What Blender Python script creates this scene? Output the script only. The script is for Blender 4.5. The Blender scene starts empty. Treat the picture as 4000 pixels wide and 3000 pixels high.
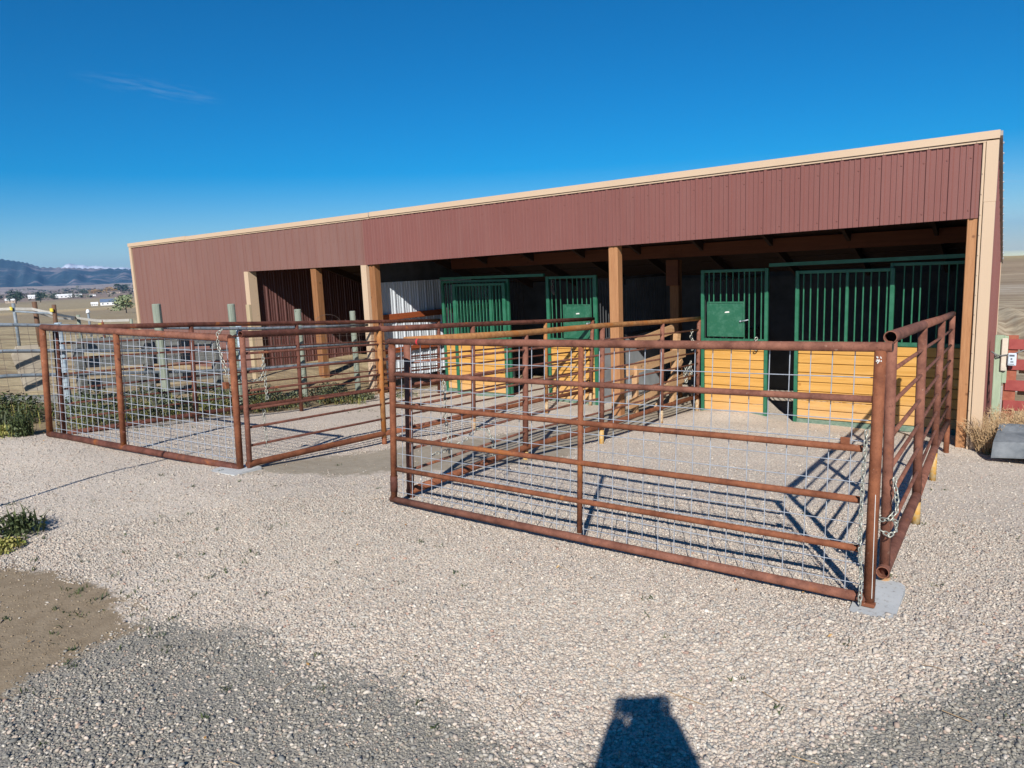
import bpy, math, random
import numpy as np
from mathutils import Vector, Matrix
R = math.radians
rnd = random.Random(7)
sc = bpy.context.scene
col = sc.collection

# ------------------------------------------------------------------ camera, world, sun, exposure
cd = bpy.data.cameras.new("camera")
cam = bpy.data.objects.new("camera", cd); col.objects.link(cam)
cd.sensor_fit = 'HORIZONTAL'; cd.sensor_width = 36.0; cd.lens = 36.0 * 2870 / 4000
cd.clip_start = 0.02; cd.clip_end = 60000
# world axes seen from the camera (x right, y down, z forward)
RR = [[0.8111097, 0.0583999, -0.5819712], [0.5834239, -0.1512866, 0.7979530], [-0.0414441, -0.9867633, -0.1567819]]
cam.matrix_world = Matrix([[RR[i][0], -RR[i][1], -RR[i][2], (0, 0, 1.75)[i]] for i in range(3)] + [[0, 0, 0, 1]])
sc.camera = cam
SUN = Vector((0.37657, -0.75620, 0.53512)).normalized()
el = math.asin(SUN.z); az = math.atan2(SUN.x, SUN.y)
w = bpy.data.worlds.new("World"); sc.world = w; w.use_nodes = True
nt = w.node_tree; nt.nodes.clear()
sky = nt.nodes.new('ShaderNodeTexSky'); sky.sky_type = 'NISHITA'; sky.sun_disc = False
sky.sun_elevation = el; sky.sun_rotation = az; sky.altitude = 1600; sky.air_density = 1.0; sky.dust_density = 0.1; sky.ozone_density = 4.0
hs = nt.nodes.new('ShaderNodeHueSaturation'); hs.inputs['Saturation'].default_value = 1.62
bg = nt.nodes.new('ShaderNodeBackground'); bg.inputs[1].default_value = 0.074
wo = nt.nodes.new('ShaderNodeOutputWorld')
# two faint wisps of cirrus, fixed in the sky by their direction
tc = nt.nodes.new('ShaderNodeTexCoord')
def wisp(d, wide, tall, src):
    d = Vector(d).normalized(); s_ = d.cross(Vector((0, 0, 1))).normalized(); u_ = s_.cross(d)
    def dot(v):
        n = nt.nodes.new('ShaderNodeVectorMath'); n.operation = 'DOT_PRODUCT'; nt.links.new(tc.outputs['Generated'], n.inputs[0]); n.inputs[1].default_value = v; return n.outputs['Value']
    def mm(op, a, b):
        n = nt.nodes.new('ShaderNodeMath'); n.operation = op
        for i, q in enumerate((a, b)):
            if isinstance(q, float): n.inputs[i].default_value = q
            else: nt.links.new(q, n.inputs[i])
        return n.outputs[0]
    a = dot(tuple(s_ / wide)); b = dot(tuple((u_ + s_ * .12) / tall)); r2 = mm('ADD', mm('MULTIPLY', a, a), mm('MULTIPLY', b, b))
    f = mm('MAXIMUM', mm('SUBTRACT', 1.0, r2), 0.0)
    cb = nt.nodes.new('ShaderNodeCombineXYZ'); nt.links.new(mm('MULTIPLY', a, 1.5), cb.inputs[0]); nt.links.new(mm('MULTIPLY', b, 1.8), cb.inputs[1])
    nz = nt.nodes.new('ShaderNodeTexNoise'); nt.links.new(cb.outputs[0], nz.inputs['Vector']); nz.inputs['Scale'].default_value = 1.6; nz.inputs['Detail'].default_value = 6
    fac = mm('MULTIPLY', mm('MULTIPLY', f, mm('MAXIMUM', mm('SUBTRACT', nz.outputs['Fac'], .42), 0.0)), .42)
    fac = mm('MULTIPLY', fac, mm('GREATER_THAN', dot(tuple(d)), 0.0))
    mx = nt.nodes.new('ShaderNodeMix'); mx.data_type = 'RGBA'; nt.links.new(fac, mx.inputs[0]); nt.links.new(src, mx.inputs[6]); mx.inputs[7].default_value = (6, 7.5, 9, 1); return mx.outputs[2]
_s = wisp((-.8461, .4853, .2202), .085, .012, hs.outputs[0]); _s = wisp((-.0427, .9964, .0731), .08, .010, _s)
nt.links.new(sky.outputs[0], hs.inputs['Color']); nt.links.new(_s, bg.inputs[0]); nt.links.new(bg.outputs[0], wo.inputs[0])
ld = bpy.data.lights.new("sun", 'SUN'); ld.energy = 5.0; ld.angle = R(0.53); ld.color = (1, 0.95, 0.87)
sun = bpy.data.objects.new("sun", ld); col.objects.link(sun)
sun.rotation_euler = SUN.to_track_quat('Z', 'Y').to_euler(); sun.location = (5, -8, 12)
sc.view_settings.view_transform = 'Standard'; sc.view_settings.look = 'None'
sc.view_settings.exposure = 0.34; sc.view_settings.gamma = 1.0; sc.view_settings.use_curve_mapping = False
sc.render.engine = 'CYCLES'; sc.cycles.max_bounces = 5; sc.cycles.transparent_max_bounces = 6
sc.cycles.volume_bounces = 0; sc.cycles.use_denoising = True; sc.cycles.volume_max_steps = 32

# ------------------------------------------------------------------ materials
def lin(c):
    return tuple(((v / 255) / 12.92 if v / 255 <= .04045 else ((v / 255 + .055) / 1.055) ** 2.4) for v in c)
class NB:
    """small helper round a node tree"""
    def __init__(s, name):
        s.m = bpy.data.materials.new(name); s.m.use_nodes = True; s.t = s.m.node_tree; s.t.nodes.clear()
        s.out = s.n('ShaderNodeOutputMaterial'); s.b = s.n('ShaderNodeBsdfPrincipled'); s.l(s.b.outputs[0], s.out.inputs[0])
        s.geo = s.n('ShaderNodeNewGeometry'); s.pos = s.geo.outputs['Position']
    def n(s, k, **kw):
        o = s.t.nodes.new(k)
        for a, v in kw.items(): setattr(o, a, v)
        return o
    def l(s, a, b): s.t.links.new(a, b)
    def put(s, sock, v):
        if isinstance(v, (int, float)): sock.default_value = v
        elif isinstance(v, tuple): sock.default_value = v if len(v) == len(sock.default_value) else v + (1,)
        else: s.l(v, sock)
    def noise(s, scale, det=4, rough=.6, vec=None, dist=0, sc3=None):
        v = vec or s.pos
        if sc3:
            mp = s.n('ShaderNodeMapping'); s.l(v, mp.inputs[0]); mp.inputs['Scale'].default_value = sc3; v = mp.outputs[0]
        o = s.n('ShaderNodeTexNoise'); s.l(v, o.inputs['Vector']); o.inputs['Scale'].default_value = scale
        o.inputs['Detail'].default_value = det; o.inputs['Roughness'].default_value = rough; o.inputs['Distortion'].default_value = dist
        return o.outputs['Fac']
    def vor(s, scale, feat='F1', vec=None):
        o = s.n('ShaderNodeTexVoronoi'); o.feature = feat; s.l(vec or s.pos, o.inputs['Vector']); o.inputs['Scale'].default_value = scale
        return o
    def ramp(s, fac, stops, interp='LINEAR'):
        o = s.n('ShaderNodeValToRGB'); o.color_ramp.interpolation = interp; e = o.color_ramp.elements
        while len(e) < len(stops): e.new(.5)
        for i, (p, c) in enumerate(stops):
            e[i].position = p; e[i].color = (c if isinstance(c, tuple) else (c, c, c)) + (1,)
        s.l(fac, o.inputs[0]); return o.outputs[0]
    def mix(s, f, a, b, mode='MIX'):
        o = s.n('ShaderNodeMix', data_type='RGBA', blend_type=mode); s.put(o.inputs[0], f); s.put(o.inputs[6], a); s.put(o.inputs[7], b)
        return o.outputs[2]
    def math(s, op, a, b=0.0):
        o = s.n('ShaderNodeMath', operation=op); s.put(o.inputs[0], a); s.put(o.inputs[1], b); return o.outputs[0]
    def bump(s, h, strength=.4, dist=.01):
        o = s.n('ShaderNodeBump'); o.inputs['Strength'].default_value = strength; o.inputs['Distance'].default_value = dist
        s.l(h, o.inputs['Height']); s.l(o.outputs[0], s.b.inputs['Normal'])
    def fin(s, colr, rough=.7, metal=0, spec=.4):
        s.put(s.b.inputs['Base Color'], colr); s.put(s.b.inputs['Roughness'], rough); s.b.inputs['Metallic'].default_value = metal
        s.b.inputs['Specular IOR Level'].default_value = spec; return s.m

def plain(name, a, b, scale=8, rough=.6, bump=.1, bs=60, sc3=None, spec=.35, metal=0, lo=.35, hi=.65, bd=.004):
    k = NB(name); f = k.noise(scale, 5, .65, sc3=sc3)
    c = k.ramp(f, [(lo, a), (hi, b)])
    k.bump(k.noise(bs, 3, .6, sc3=sc3), bump, bd)
    return k.fin(c, rough, metal, spec)

def rust(name, base, light, orange, amt, s1=9):
    k = NB(name)
    c = k.ramp(k.noise(s1, 6, .7), [(.35, base), (.62, light)])
    patch = k.ramp(k.noise(3.1, 5, .7, dist=.6), [(amt, 0.0), (amt + .12, 1.0)])
    c = k.mix(patch, c, orange)
    sp = k.ramp(k.noise(95, 3, .7), [(.60, 0.0), (.70, 1.0)])
    c = k.mix(k.math('MULTIPLY', sp, .65), c, tuple(v * .45 for v in base))
    fl = k.ramp(k.noise(42, 2, .5), [(.70, 0.0), (.74, 1.0)])
    c = k.mix(k.math('MULTIPLY', fl, .35), c, (.42, .30, .24))
    k.bump(k.noise(130, 4, .7), .45, .003)
    return k.fin(c, .78, 0, .3)

M = {}
M['rust'] = rust('rusty_steel', (.130, .042, .020), (.255, .092, .044), (.32, .110, .030), .59)
M['rust_red'] = rust('red_brown_steel', (.115, .043, .028), (.240, .100, .066), (.27, .092, .030), .60)
M['rust_dark'] = rust('dark_rusty_steel', (.070, .024, .016), (.150, .055, .038), (.28, .090, .022), .60)
M['rust_orange'] = rust('orange_rusty_steel', (.24, .095, .035), (.40, .20, .075), (.36, .13, .03), .5, 14)
M['paint_foot'] = plain('flaking_painted_foot', (.50, .42, .28), (.30, .14, .05), 22, .7, .3)
M['yellow_foot'] = plain('yellow_painted_foot', (.46, .36, .20), (.50, .26, .04), 30, .6, .3)
M['galv'] = plain('galvanised_wire', (.34, .37, .42), (.50, .54, .60), 20, .45, .1, metal=.35)
M['chain'] = plain('galvanised_chain', (.30, .31, .27), (.50, .50, .44), 60, .42, .1, metal=.5)
M['hole'] = plain('pipe_inside', (.02, .016, .013), (.04, .025, .018))
M['red_tape'] = plain('red_tape', (.50, .03, .04), (.60, .06, .06))
M['white_paint'] = plain('white_paint_drips', (.6, .6, .58), (.75, .74, .7))

def siding(name, a, b, grime=.5):
    k = NB(name)
    c = k.ramp(k.noise(.9, 5, .6, sc3=(1, 1, .6)), [(.3, a), (.7, b)])
    st = k.ramp(k.noise(7, 4, .6, sc3=(1, 1, .08)), [(.45, 0.0), (.75, 1.0)])
    c = k.mix(k.math('MULTIPLY', st, .10 * grime), c, (.30, .26, .23))
    du = k.ramp(k.noise(60, 3, .6), [(.55, 0.0), (.8, 1.0)])
    c = k.mix(k.math('MULTIPLY', du, .18), c, (.28, .22, .2))
    k.bump(k.noise(3, 2, .5), .12, .02)
    return k.fin(c, .48, 0, .38)
M['maroon'] = siding('maroon_siding', (.180, .070, .060), (.200, .080, .069), .5)
M['maroon_old'] = siding('faded_maroon_siding', (.188, .094, .078), (.215, .110, .092), .9)
M['maroon_dark'] = siding('shade_darkened_maroon_siding', (.105, .042, .038), (.125, .052, .046), .6)  # maroon darkened in the colour to deepen shade on the old bay wall
M['tan'] = siding('tan_trim', (.52, .385, .265), (.55, .41, .285), .2)
M['white_metal'] = siding('white_ribbed_liner', (.50, .54, .58), (.58, .62, .66), .5)
M['grey_metal'] = plain('dull_sheet_metal', (.26, .28, .30), (.38, .40, .42), 2.5, .5, .1, metal=.2)
M['roofmetal'] = plain('roof_metal', (.30, .27, .24), (.38, .34, .30), 2, .5, .1, metal=.2)
M['green'] = plain('green_enamel', (.014, .112, .058), (.032, .155, .090), 7, .42, .12, spec=.5)
M['green_worn'] = plain('worn_green_enamel', (.014, .105, .056), (.055, .17, .11), 16, .5, .15, spec=.5, lo=.45, hi=.8)
M['green_dusty'] = plain('dusty_green_steel', (.09, .16, .12), (.20, .26, .20), 14, .7, .2)

def wood(name, a, b, dark, axis=2, ks=5, knots=True, rough=.75):
    k = NB(name); sc3 = [9, 9, 9]; sc3[axis] = .55
    g = k.noise(3.2, 6, .65, sc3=tuple(sc3), dist=.8)
    c = k.ramp(g, [(.30, a), (.70, b)])
    fine = k.noise(18, 4, .7, sc3=tuple(sc3))
    c = k.mix(k.math('MULTIPLY', k.ramp(fine, [(.5, 0.0), (.75, 1.0)]), .35), c, dark)
    if knots:
        v = k.vor(ks); kn = k.ramp(v.outputs['Distance'], [(.05, 1.0), (.12, 0.0)])
        c = k.mix(k.math('MULTIPLY', kn, .7), c, dark)
    k.bump(fine, .35, .004)
    return k.fin(c, rough, 0, .3)
M['post_wood'] = wood('stained_post_wood', (.32, .145, .062), (.44, .225, .105), (.12, .045, .02))
M['post_wood_dark'] = wood('dark_post_wood', (.20, .085, .035), (.33, .155, .065), (.05, .02, .01))
M['post_grey'] = wood('weathered_pale_wood', (.40, .31, .19), (.48, .38, .25), (.14, .11, .07))
M['beam_wood'] = wood('beam_wood', (.115, .038, .018), (.17, .060, .028), (.04, .014, .008), 0)
M['girt_wood'] = wood('red_stained_girt', (.26, .055, .02), (.38, .10, .03), (.08, .02, .01), 1)
M['rafter_wood'] = wood('rafter_wood', (.035, .020, .014), (.06, .035, .024), (.012, .008, .006), 1, knots=False)
M['feeder_wood'] = wood('raw_pine_boards', (.42, .24, .12), (.56, .36, .20), (.16, .06, .02), 1, 4)
M['grey_boards'] = wood('weathered_grey_boards', (.11, .115, .11), (.22, .225, .215), (.05, .05, .05), 1, 4)
M['treated_post'] = wood('green_grey_treated_post', (.17, .20, .16), (.30, .33, .27), (.08, .09, .07), 2, 6)
M['brown_post'] = wood('brown_field_post', (.10, .055, .035), (.17, .095, .06), (.06, .03, .02), 2, 6, False)
M['green_wood'] = wood('pale_green_treated_wood', (.27, .34, .23), (.36, .43, .31), (.14, .17, .11), 2, 6)
M['red_wood'] = plain('red_painted_boards', (.26, .05, .045), (.33, .075, .065), 6, .55, .2)
M['red_wood2'] = plain('worn_red_boards', (.24, .06, .035), (.36, .12, .07), 9, .7, .3)
M['pale_wood'] = plain('pale_splintered_block', (.52, .46, .38), (.64, .56, .46), 12, .7, .25)
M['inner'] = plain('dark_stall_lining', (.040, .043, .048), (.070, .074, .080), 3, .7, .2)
M['conc'] = NB('concrete_paver'); k = M['conc']
_c = k.ramp(k.noise(4, 4, .6), [(.3, (.43, .445, .45)), (.7, (.54, .55, .545))])
_c = k.mix(k.ramp(k.noise(38, 5, .75), [(.56, 0.0), (.66, .8)]), _c, (.22, .19, .16))
k.bump(k.noise(120, 3, .6), .3, .003); M['conc'] = k.fin(_c, .85, 0, .2)
M['bunk_end'] = plain('weathered_tan_plywood', (.26, .22, .17), (.34, .30, .24), 5, .8, .2)
M['rubber'] = plain('grey_rubber_mat', (.10, .115, .13), (.20, .215, .23), 5, .75, .25)
M['device'] = plain('white_plastic', (.52, .60, .68), (.60, .67, .74), 10, .4, .05)
M['device_dark'] = plain('dark_print', (.09, .10, .12), (.14, .15, .17))
M['strap'] = plain('grey_strap', (.12, .12, .12), (.2, .2, .2))
M['tape'] = plain('white_electric_tape', (.38, .37, .34), (.48, .46, .43))
M['yellow_clip'] = plain('yellow_insulator', (.65, .50, .05), (.7, .6, .1))
M['bluepipe'] = plain('blue_grey_pipe', (.28, .36, .42), (.42, .50, .55), 10, .5, .2)
M['greypipe'] = plain('grey_painted_pipe', (.13, .16, .19), (.26, .30, .34), 7, .5, .2)
M['oldwire'] = plain('old_field_wire', (.10, .08, .07), (.17, .13, .11))
M['skin'] = plain('skin', (.45, .26, .18), (.5, .3, .21)); M['shirt'] = plain('navy_shirt', (.03, .04, .07), (.05, .06, .1))
M['jeans'] = plain('denim', (.05, .07, .12), (.08, .1, .16)); M['hair'] = plain('dark_cap', (.03, .025, .02), (.05, .04, .03)); M['phone'] = plain('black_glass', (.01, .01, .01), (.02, .02, .02), rough=.2)
M['house_white'] = plain('white_house_paint', (.72, .73, .74), (.8, .8, .8)); M['house_tan'] = plain('tan_house_paint', (.45, .36, .28), (.52, .42, .32))
M['house_roof'] = plain('slate_roof', (.10, .14, .22), (.14, .19, .28)); M['brown_roof'] = plain('brown_roof', (.16, .12, .10), (.2, .16, .13)); M['win'] = plain('window_glass', (.03, .04, .05), (.05, .06, .08), rough=.1)
M['bark'] = plain('bark', (.10, .07, .05), (.16, .12, .09), 20, .9, .4)

def yellow_boards():
    k = NB('honey_stained_boards')
    g = k.noise(2.2, 5, .6, sc3=(.6, 3, 10), dist=.5)
    c = k.ramp(g, [(.3, (.50, .255, .055)), (.72, (.64, .36, .10))])
    v = k.vor(2.6); kn = k.ramp(v.outputs['Distance'], [(.035, 1.0), (.075, 0.0)])
    c = k.mix(k.math('MULTIPLY', kn, .6), c, (.30, .11, .02))
    sx = k.n('ShaderNodeSeparateXYZ'); k.l(k.pos, sx.inputs[0])
    dust = k.math('ADD', k.math('MULTIPLY', sx.outputs[2], -1.1), k.math('MULTIPLY', k.noise(6, 4, .6), .5))
    c = k.mix(k.ramp(dust, [(.45, 0.0), (1.15, .5)]), c, (.60, .42, .26))     # splashed dirt along the foot of the boards
    gr = k.noise(16, 5, .75, sc3=(.35, 3, 14)); c = k.mix(k.math('MULTIPLY', k.ramp(gr, [(.48, 0.0), (.72, 1.0)]), .38), c, (.36, .16, .04))
    sc = k.noise(5, 5, .8); c = k.mix(k.ramp(sc, [(.62, 0.0), (.70, .35)]), c, (.62, .46, .30))
    k.bump(gr, .3, .003)
    return k.fin(c, .58, 0, .3)
M['yellow'] = yellow_boards()

def leafmat(name, a, b):
    k = NB(name); oi = k.geo.outputs['Random Per Island']
    c = k.ramp(oi, [(0, a), (1, b)])
    k.b.inputs['Transmission Weight'].default_value = 0
    return k.fin(c, .6, 0, .3)
M['leaf'] = leafmat('green_weed_leaves', (.026, .044, .018), (.090, .112, .040))
M['leaf2'] = leafmat('grey_green_weed_leaves', (.048, .066, .038), (.13, .145, .08))
M['leaf_yellow'] = leafmat('yellow_green_blades', (.16, .19, .04), (.34, .29, .09))
M['dry'] = leafmat('dry_straw_stalks', (.30, .19, .10), (.52, .37, .21))
M['dryleaf'] = leafmat('fallen_leaves', (.40, .20, .05), (.62, .42, .20))
M['evergreen'] = leafmat('evergreen_needles', (.02, .04, .025), (.05, .08, .045))
M['sage'] = leafmat('pale_green_foliage', (.14, .18, .09), (.26, .30, .16))
M['sage_dark'] = leafmat('dark_scrub', (.05, .055, .035), (.12, .11, .07))
M['autumn'] = leafmat('autumn_foliage', (.28, .14, .05), (.42, .28, .09))

def stone_mat():
    k = NB('loose_pebbles'); r = k.geo.outputs['Random Per Island']
    pale = k.ramp(r, [(0, (.30, .25, .21)), (.18, (.43, .365, .305)), (.4, (.51, .43, .36)), (.6, (.38, .36, .325)), (.78, (.60, .53, .445)), (.9, (.29, .275, .25)), (.955, (.72, .66, .57)), (.985, (.42, .27, .21)), (1, (.20, .19, .175))])
    dark = k.ramp(r, [(0, (.15, .147, .135)), (.3, (.23, .222, .20)), (.55, (.29, .265, .22)), (.75, (.36, .33, .28)), (.88, (.20, .205, .20)), (.94, (.42, .30, .23)), (1, (.60, .55, .47))])
    at = k.n('ShaderNodeAttribute'); at.attribute_name = 'zone'
    c = k.mix(at.outputs['Fac'], pale, dark)
    clod = k.ramp(r, [(0, (.20, .15, .10)), (1, (.36, .29, .20))])
    c = k.mix(k.math('GREATER_THAN', at.outputs['Fac'], 1.5), c, clod)
    return k.fin(c, .8, 0, .25)
M['stones'] = stone_mat()

def ground_mat():
    k = NB('gravel_yard')
    at = k.n('ShaderNodeAttribute'); at.attribute_name = 'zone'
    sp = k.n('ShaderNodeSeparateColor'); k.l(at.outputs['Color'], sp.inputs[0])
    edge = k.math('SUBTRACT', k.noise(5.5, 6, .75), .5)
    def mask(ch, wd=.9, lo=.44, hi=.58):
        return k.ramp(k.math('ADD', sp.outputs[ch], k.math('MULTIPLY', edge, wd)), [(lo, 0.0), (hi, 1.0)])
    v = k.vor(78); v2 = k.vor(140)
    h = k.n('ShaderNodeSeparateColor'); k.l(v.outputs['Color'], h.inputs[0])
    pale = k.ramp(h.outputs[0], [(0, (.40, .34, .275)), (.2, (.60, .51, .415)), (.42, (.66, .555, .46)), (.6, (.54, .49, .42)), (.78, (.74, .65, .54)), (.9, (.36, .33, .295)), (.96, (.76, .70, .61)), (1, (.50, .33, .26))])
    h2 = k.n('ShaderNodeSeparateColor'); k.l(v2.outputs['Color'], h2.inputs[0])
    dark = k.ramp(h2.outputs[0], [(0, (.17, .162, .145)), (.3, (.24, .228, .20)), (.55, (.31, .28, .235)), (.78, (.37, .34, .29)), (.92, (.24, .235, .22)), (1, (.50, .42, .34))])
    big = k.noise(.55, 4, .6)
    pale = k.mix(k.ramp(k.noise(26, 3, .8), [(.40, 0.0), (.62, .55)]), pale, (.72, .63, .545)); pale = k.mix(k.ramp(k.noise(31, 2, .7, vec=None, dist=.3), [(.56, 0.0), (.70, .75)]), pale, (.25, .215, .18))
    pale = k.mix(k.ramp(big, [(.52, 0.0), (.78, .30)]), pale, (.50, .45, .38))
    dark = k.mix(k.ramp(k.noise(1.3, 4, .6), [(.45, 0.0), (.75, .5)]), dark, (.28, .245, .20))
    dirt = k.ramp(k.noise(9, 6, .7), [(.3, (.23, .175, .115)), (.7, (.33, .26, .18))])
    adirt = k.ramp(k.noise(9, 6, .7), [(.3, (.31, .265, .205)), (.7, (.41, .36, .285))])
    sx = k.n('ShaderNodeSeparateXYZ'); k.l(k.pos, sx.inputs[0])
    far = k.ramp(k.math('MULTIPLY', sx.outputs[1], .1), [(.3, 0.0), (.38, 1.0)])
    dirt = k.mix(far, dirt, adirt)
    soil = k.ramp(k.noise(2.3, 7, .75), [(.3, (.20, .145, .085)), (.5, (.33, .25, .15)), (.72, (.44, .35, .21))])
    c = k.mix(mask(0, 1.3, .36, .66), pale, dark); c = k.mix(mask(1, 1.5, .40, .60), c, dirt); c = k.mix(mask(2), c, soil)
    spots = k.ramp(k.noise(1.7, 5, .7), [(.66, 0.0), (.70, .8)])
    c = k.mix(k.math('MULTIPLY', spots, .6), c, (.36, .31, .24))
    hh = k.math('ADD', k.math('MULTIPLY', v.outputs['Distance'], -1.0), k.math('MULTIPLY', v2.outputs['Distance'], -.5))
    hh = k.math('ADD', hh, k.math('MULTIPLY', k.noise(14, 4, .6), .6))
    sm = k.math('SUBTRACT', 1.0, k.math('MULTIPLY', mask(1), .75))
    hh = k.math('ADD', k.math('MULTIPLY', hh, sm), k.math('MULTIPLY', k.noise(34, 6, .75), .7))
    k.bump(hh, .6, .009)
    return k.fin(c, .9, 0, .15)
M['ground'] = ground_mat()

def field_mat():
    k = NB('dry_fields')
    sx = k.n('ShaderNodeSeparateXYZ'); k.l(k.pos, sx.inputs[0])
    warp = k.math('MULTIPLY', k.math('SUBTRACT', k.noise(.010, 3, .5), .5), 40.0)
    # strips lie along the valley on the west side, along the hill on the north side
    west = k.math('DIVIDE', k.math('ADD', k.math('MULTIPLY', sx.outputs[0], -.9), k.math('ADD', k.math('MULTIPLY', sx.outputs[1], .42), warp)), 1500.0)
    wcol = k.ramp(west, [(0, (.50, .40, .235)), (.05, (.52, .42, .25)), (.075, (.36, .29, .19)), (.12, (.40, .33, .21)), (.33, (.37, .30, .20)), (.37, (.60, .45, .25)), (.46, (.62, .49, .27)), (.49, (.34, .29, .19)), (.52, (.42, .35, .21)), (.70, (.45, .37, .22)), (.93, (.40, .33, .21)), (.98, (.30, .22, .19))])
    nor = k.math('DIVIDE', k.math('ADD', sx.outputs[1], k.math('MULTIPLY', warp, .15)), 170.0)
    ncol = k.ramp(nor, [(0, (0.439, 0.354, 0.244)), (.15, (0.561, 0.464, 0.329)), (.19, (0.415, 0.329, 0.232)), (.23, (0.512, 0.439, 0.354)), (.27, (0.342, 0.262, 0.183)), (.34, (0.488, 0.378, 0.262)), (.42, (0.366, 0.268, 0.183)), (.52, (0.451, 0.342, 0.232)), (.62, (0.378, 0.281, 0.189)), (.72, (0.415, 0.329, 0.183)), (.8, (0.512, 0.415, 0.220))])
    sel = k.ramp(k.math('ADD', k.math('MULTIPLY', sx.outputs[0], -.02), .3), [(.4, 0.0), (.6, 1.0)])
    c = k.mix(sel, ncol, wcol)
    n1 = k.noise(.9, 6, .7); n2 = k.noise(.06, 6, .7, sc3=(.4, 1, 1))
    c = k.mix(k.ramp(n1, [(.4, 0.0), (.7, .45)]), c, (.32, .26, .16))
    c = k.mix(k.ramp(n2, [(.5, 0.0), (.7, .4)]), c, (.27, .23, .14))
    n3 = k.noise(1.0, 6, .75, sc3=(.25, 1.6, 1)); c = k.mix(k.ramp(n3, [(.44, 0.0), (.58, .75)]), c, (.22, .155, .10)); n4 = k.noise(2.2, 5, .8); c = k.mix(k.ramp(n4, [(.56, 0.0), (.70, .5)]), c, (.52, .44, .31))
    k.bump(k.noise(3, 5, .7), .5, .12)
    return k.fin(c, .95, 0, .1)
M['field'] = field_mat()
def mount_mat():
    k = NB('haze_blue_forested_slopes')
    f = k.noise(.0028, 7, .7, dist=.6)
    c = k.ramp(f, [(.42, (.022, .045, .060)), (.52, (.035, .060, .078)), (.60, (.20, .17, .18)), (.7, (.30, .24, .24))])  # forest stops tinted bluer, putting part of the distance haze into the colour
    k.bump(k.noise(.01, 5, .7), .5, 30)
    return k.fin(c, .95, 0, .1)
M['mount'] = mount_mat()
M['foothill'] = plain('foothill_scrub', (.26, .20, .17), (.42, .34, .28), .007, .95, .3, .02, bd=5)
M['snow'] = plain('snow_and_rock', (.75, .78, .85), (.45, .42, .45), .004, .8, .3, .02, lo=.5, hi=.68)

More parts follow.
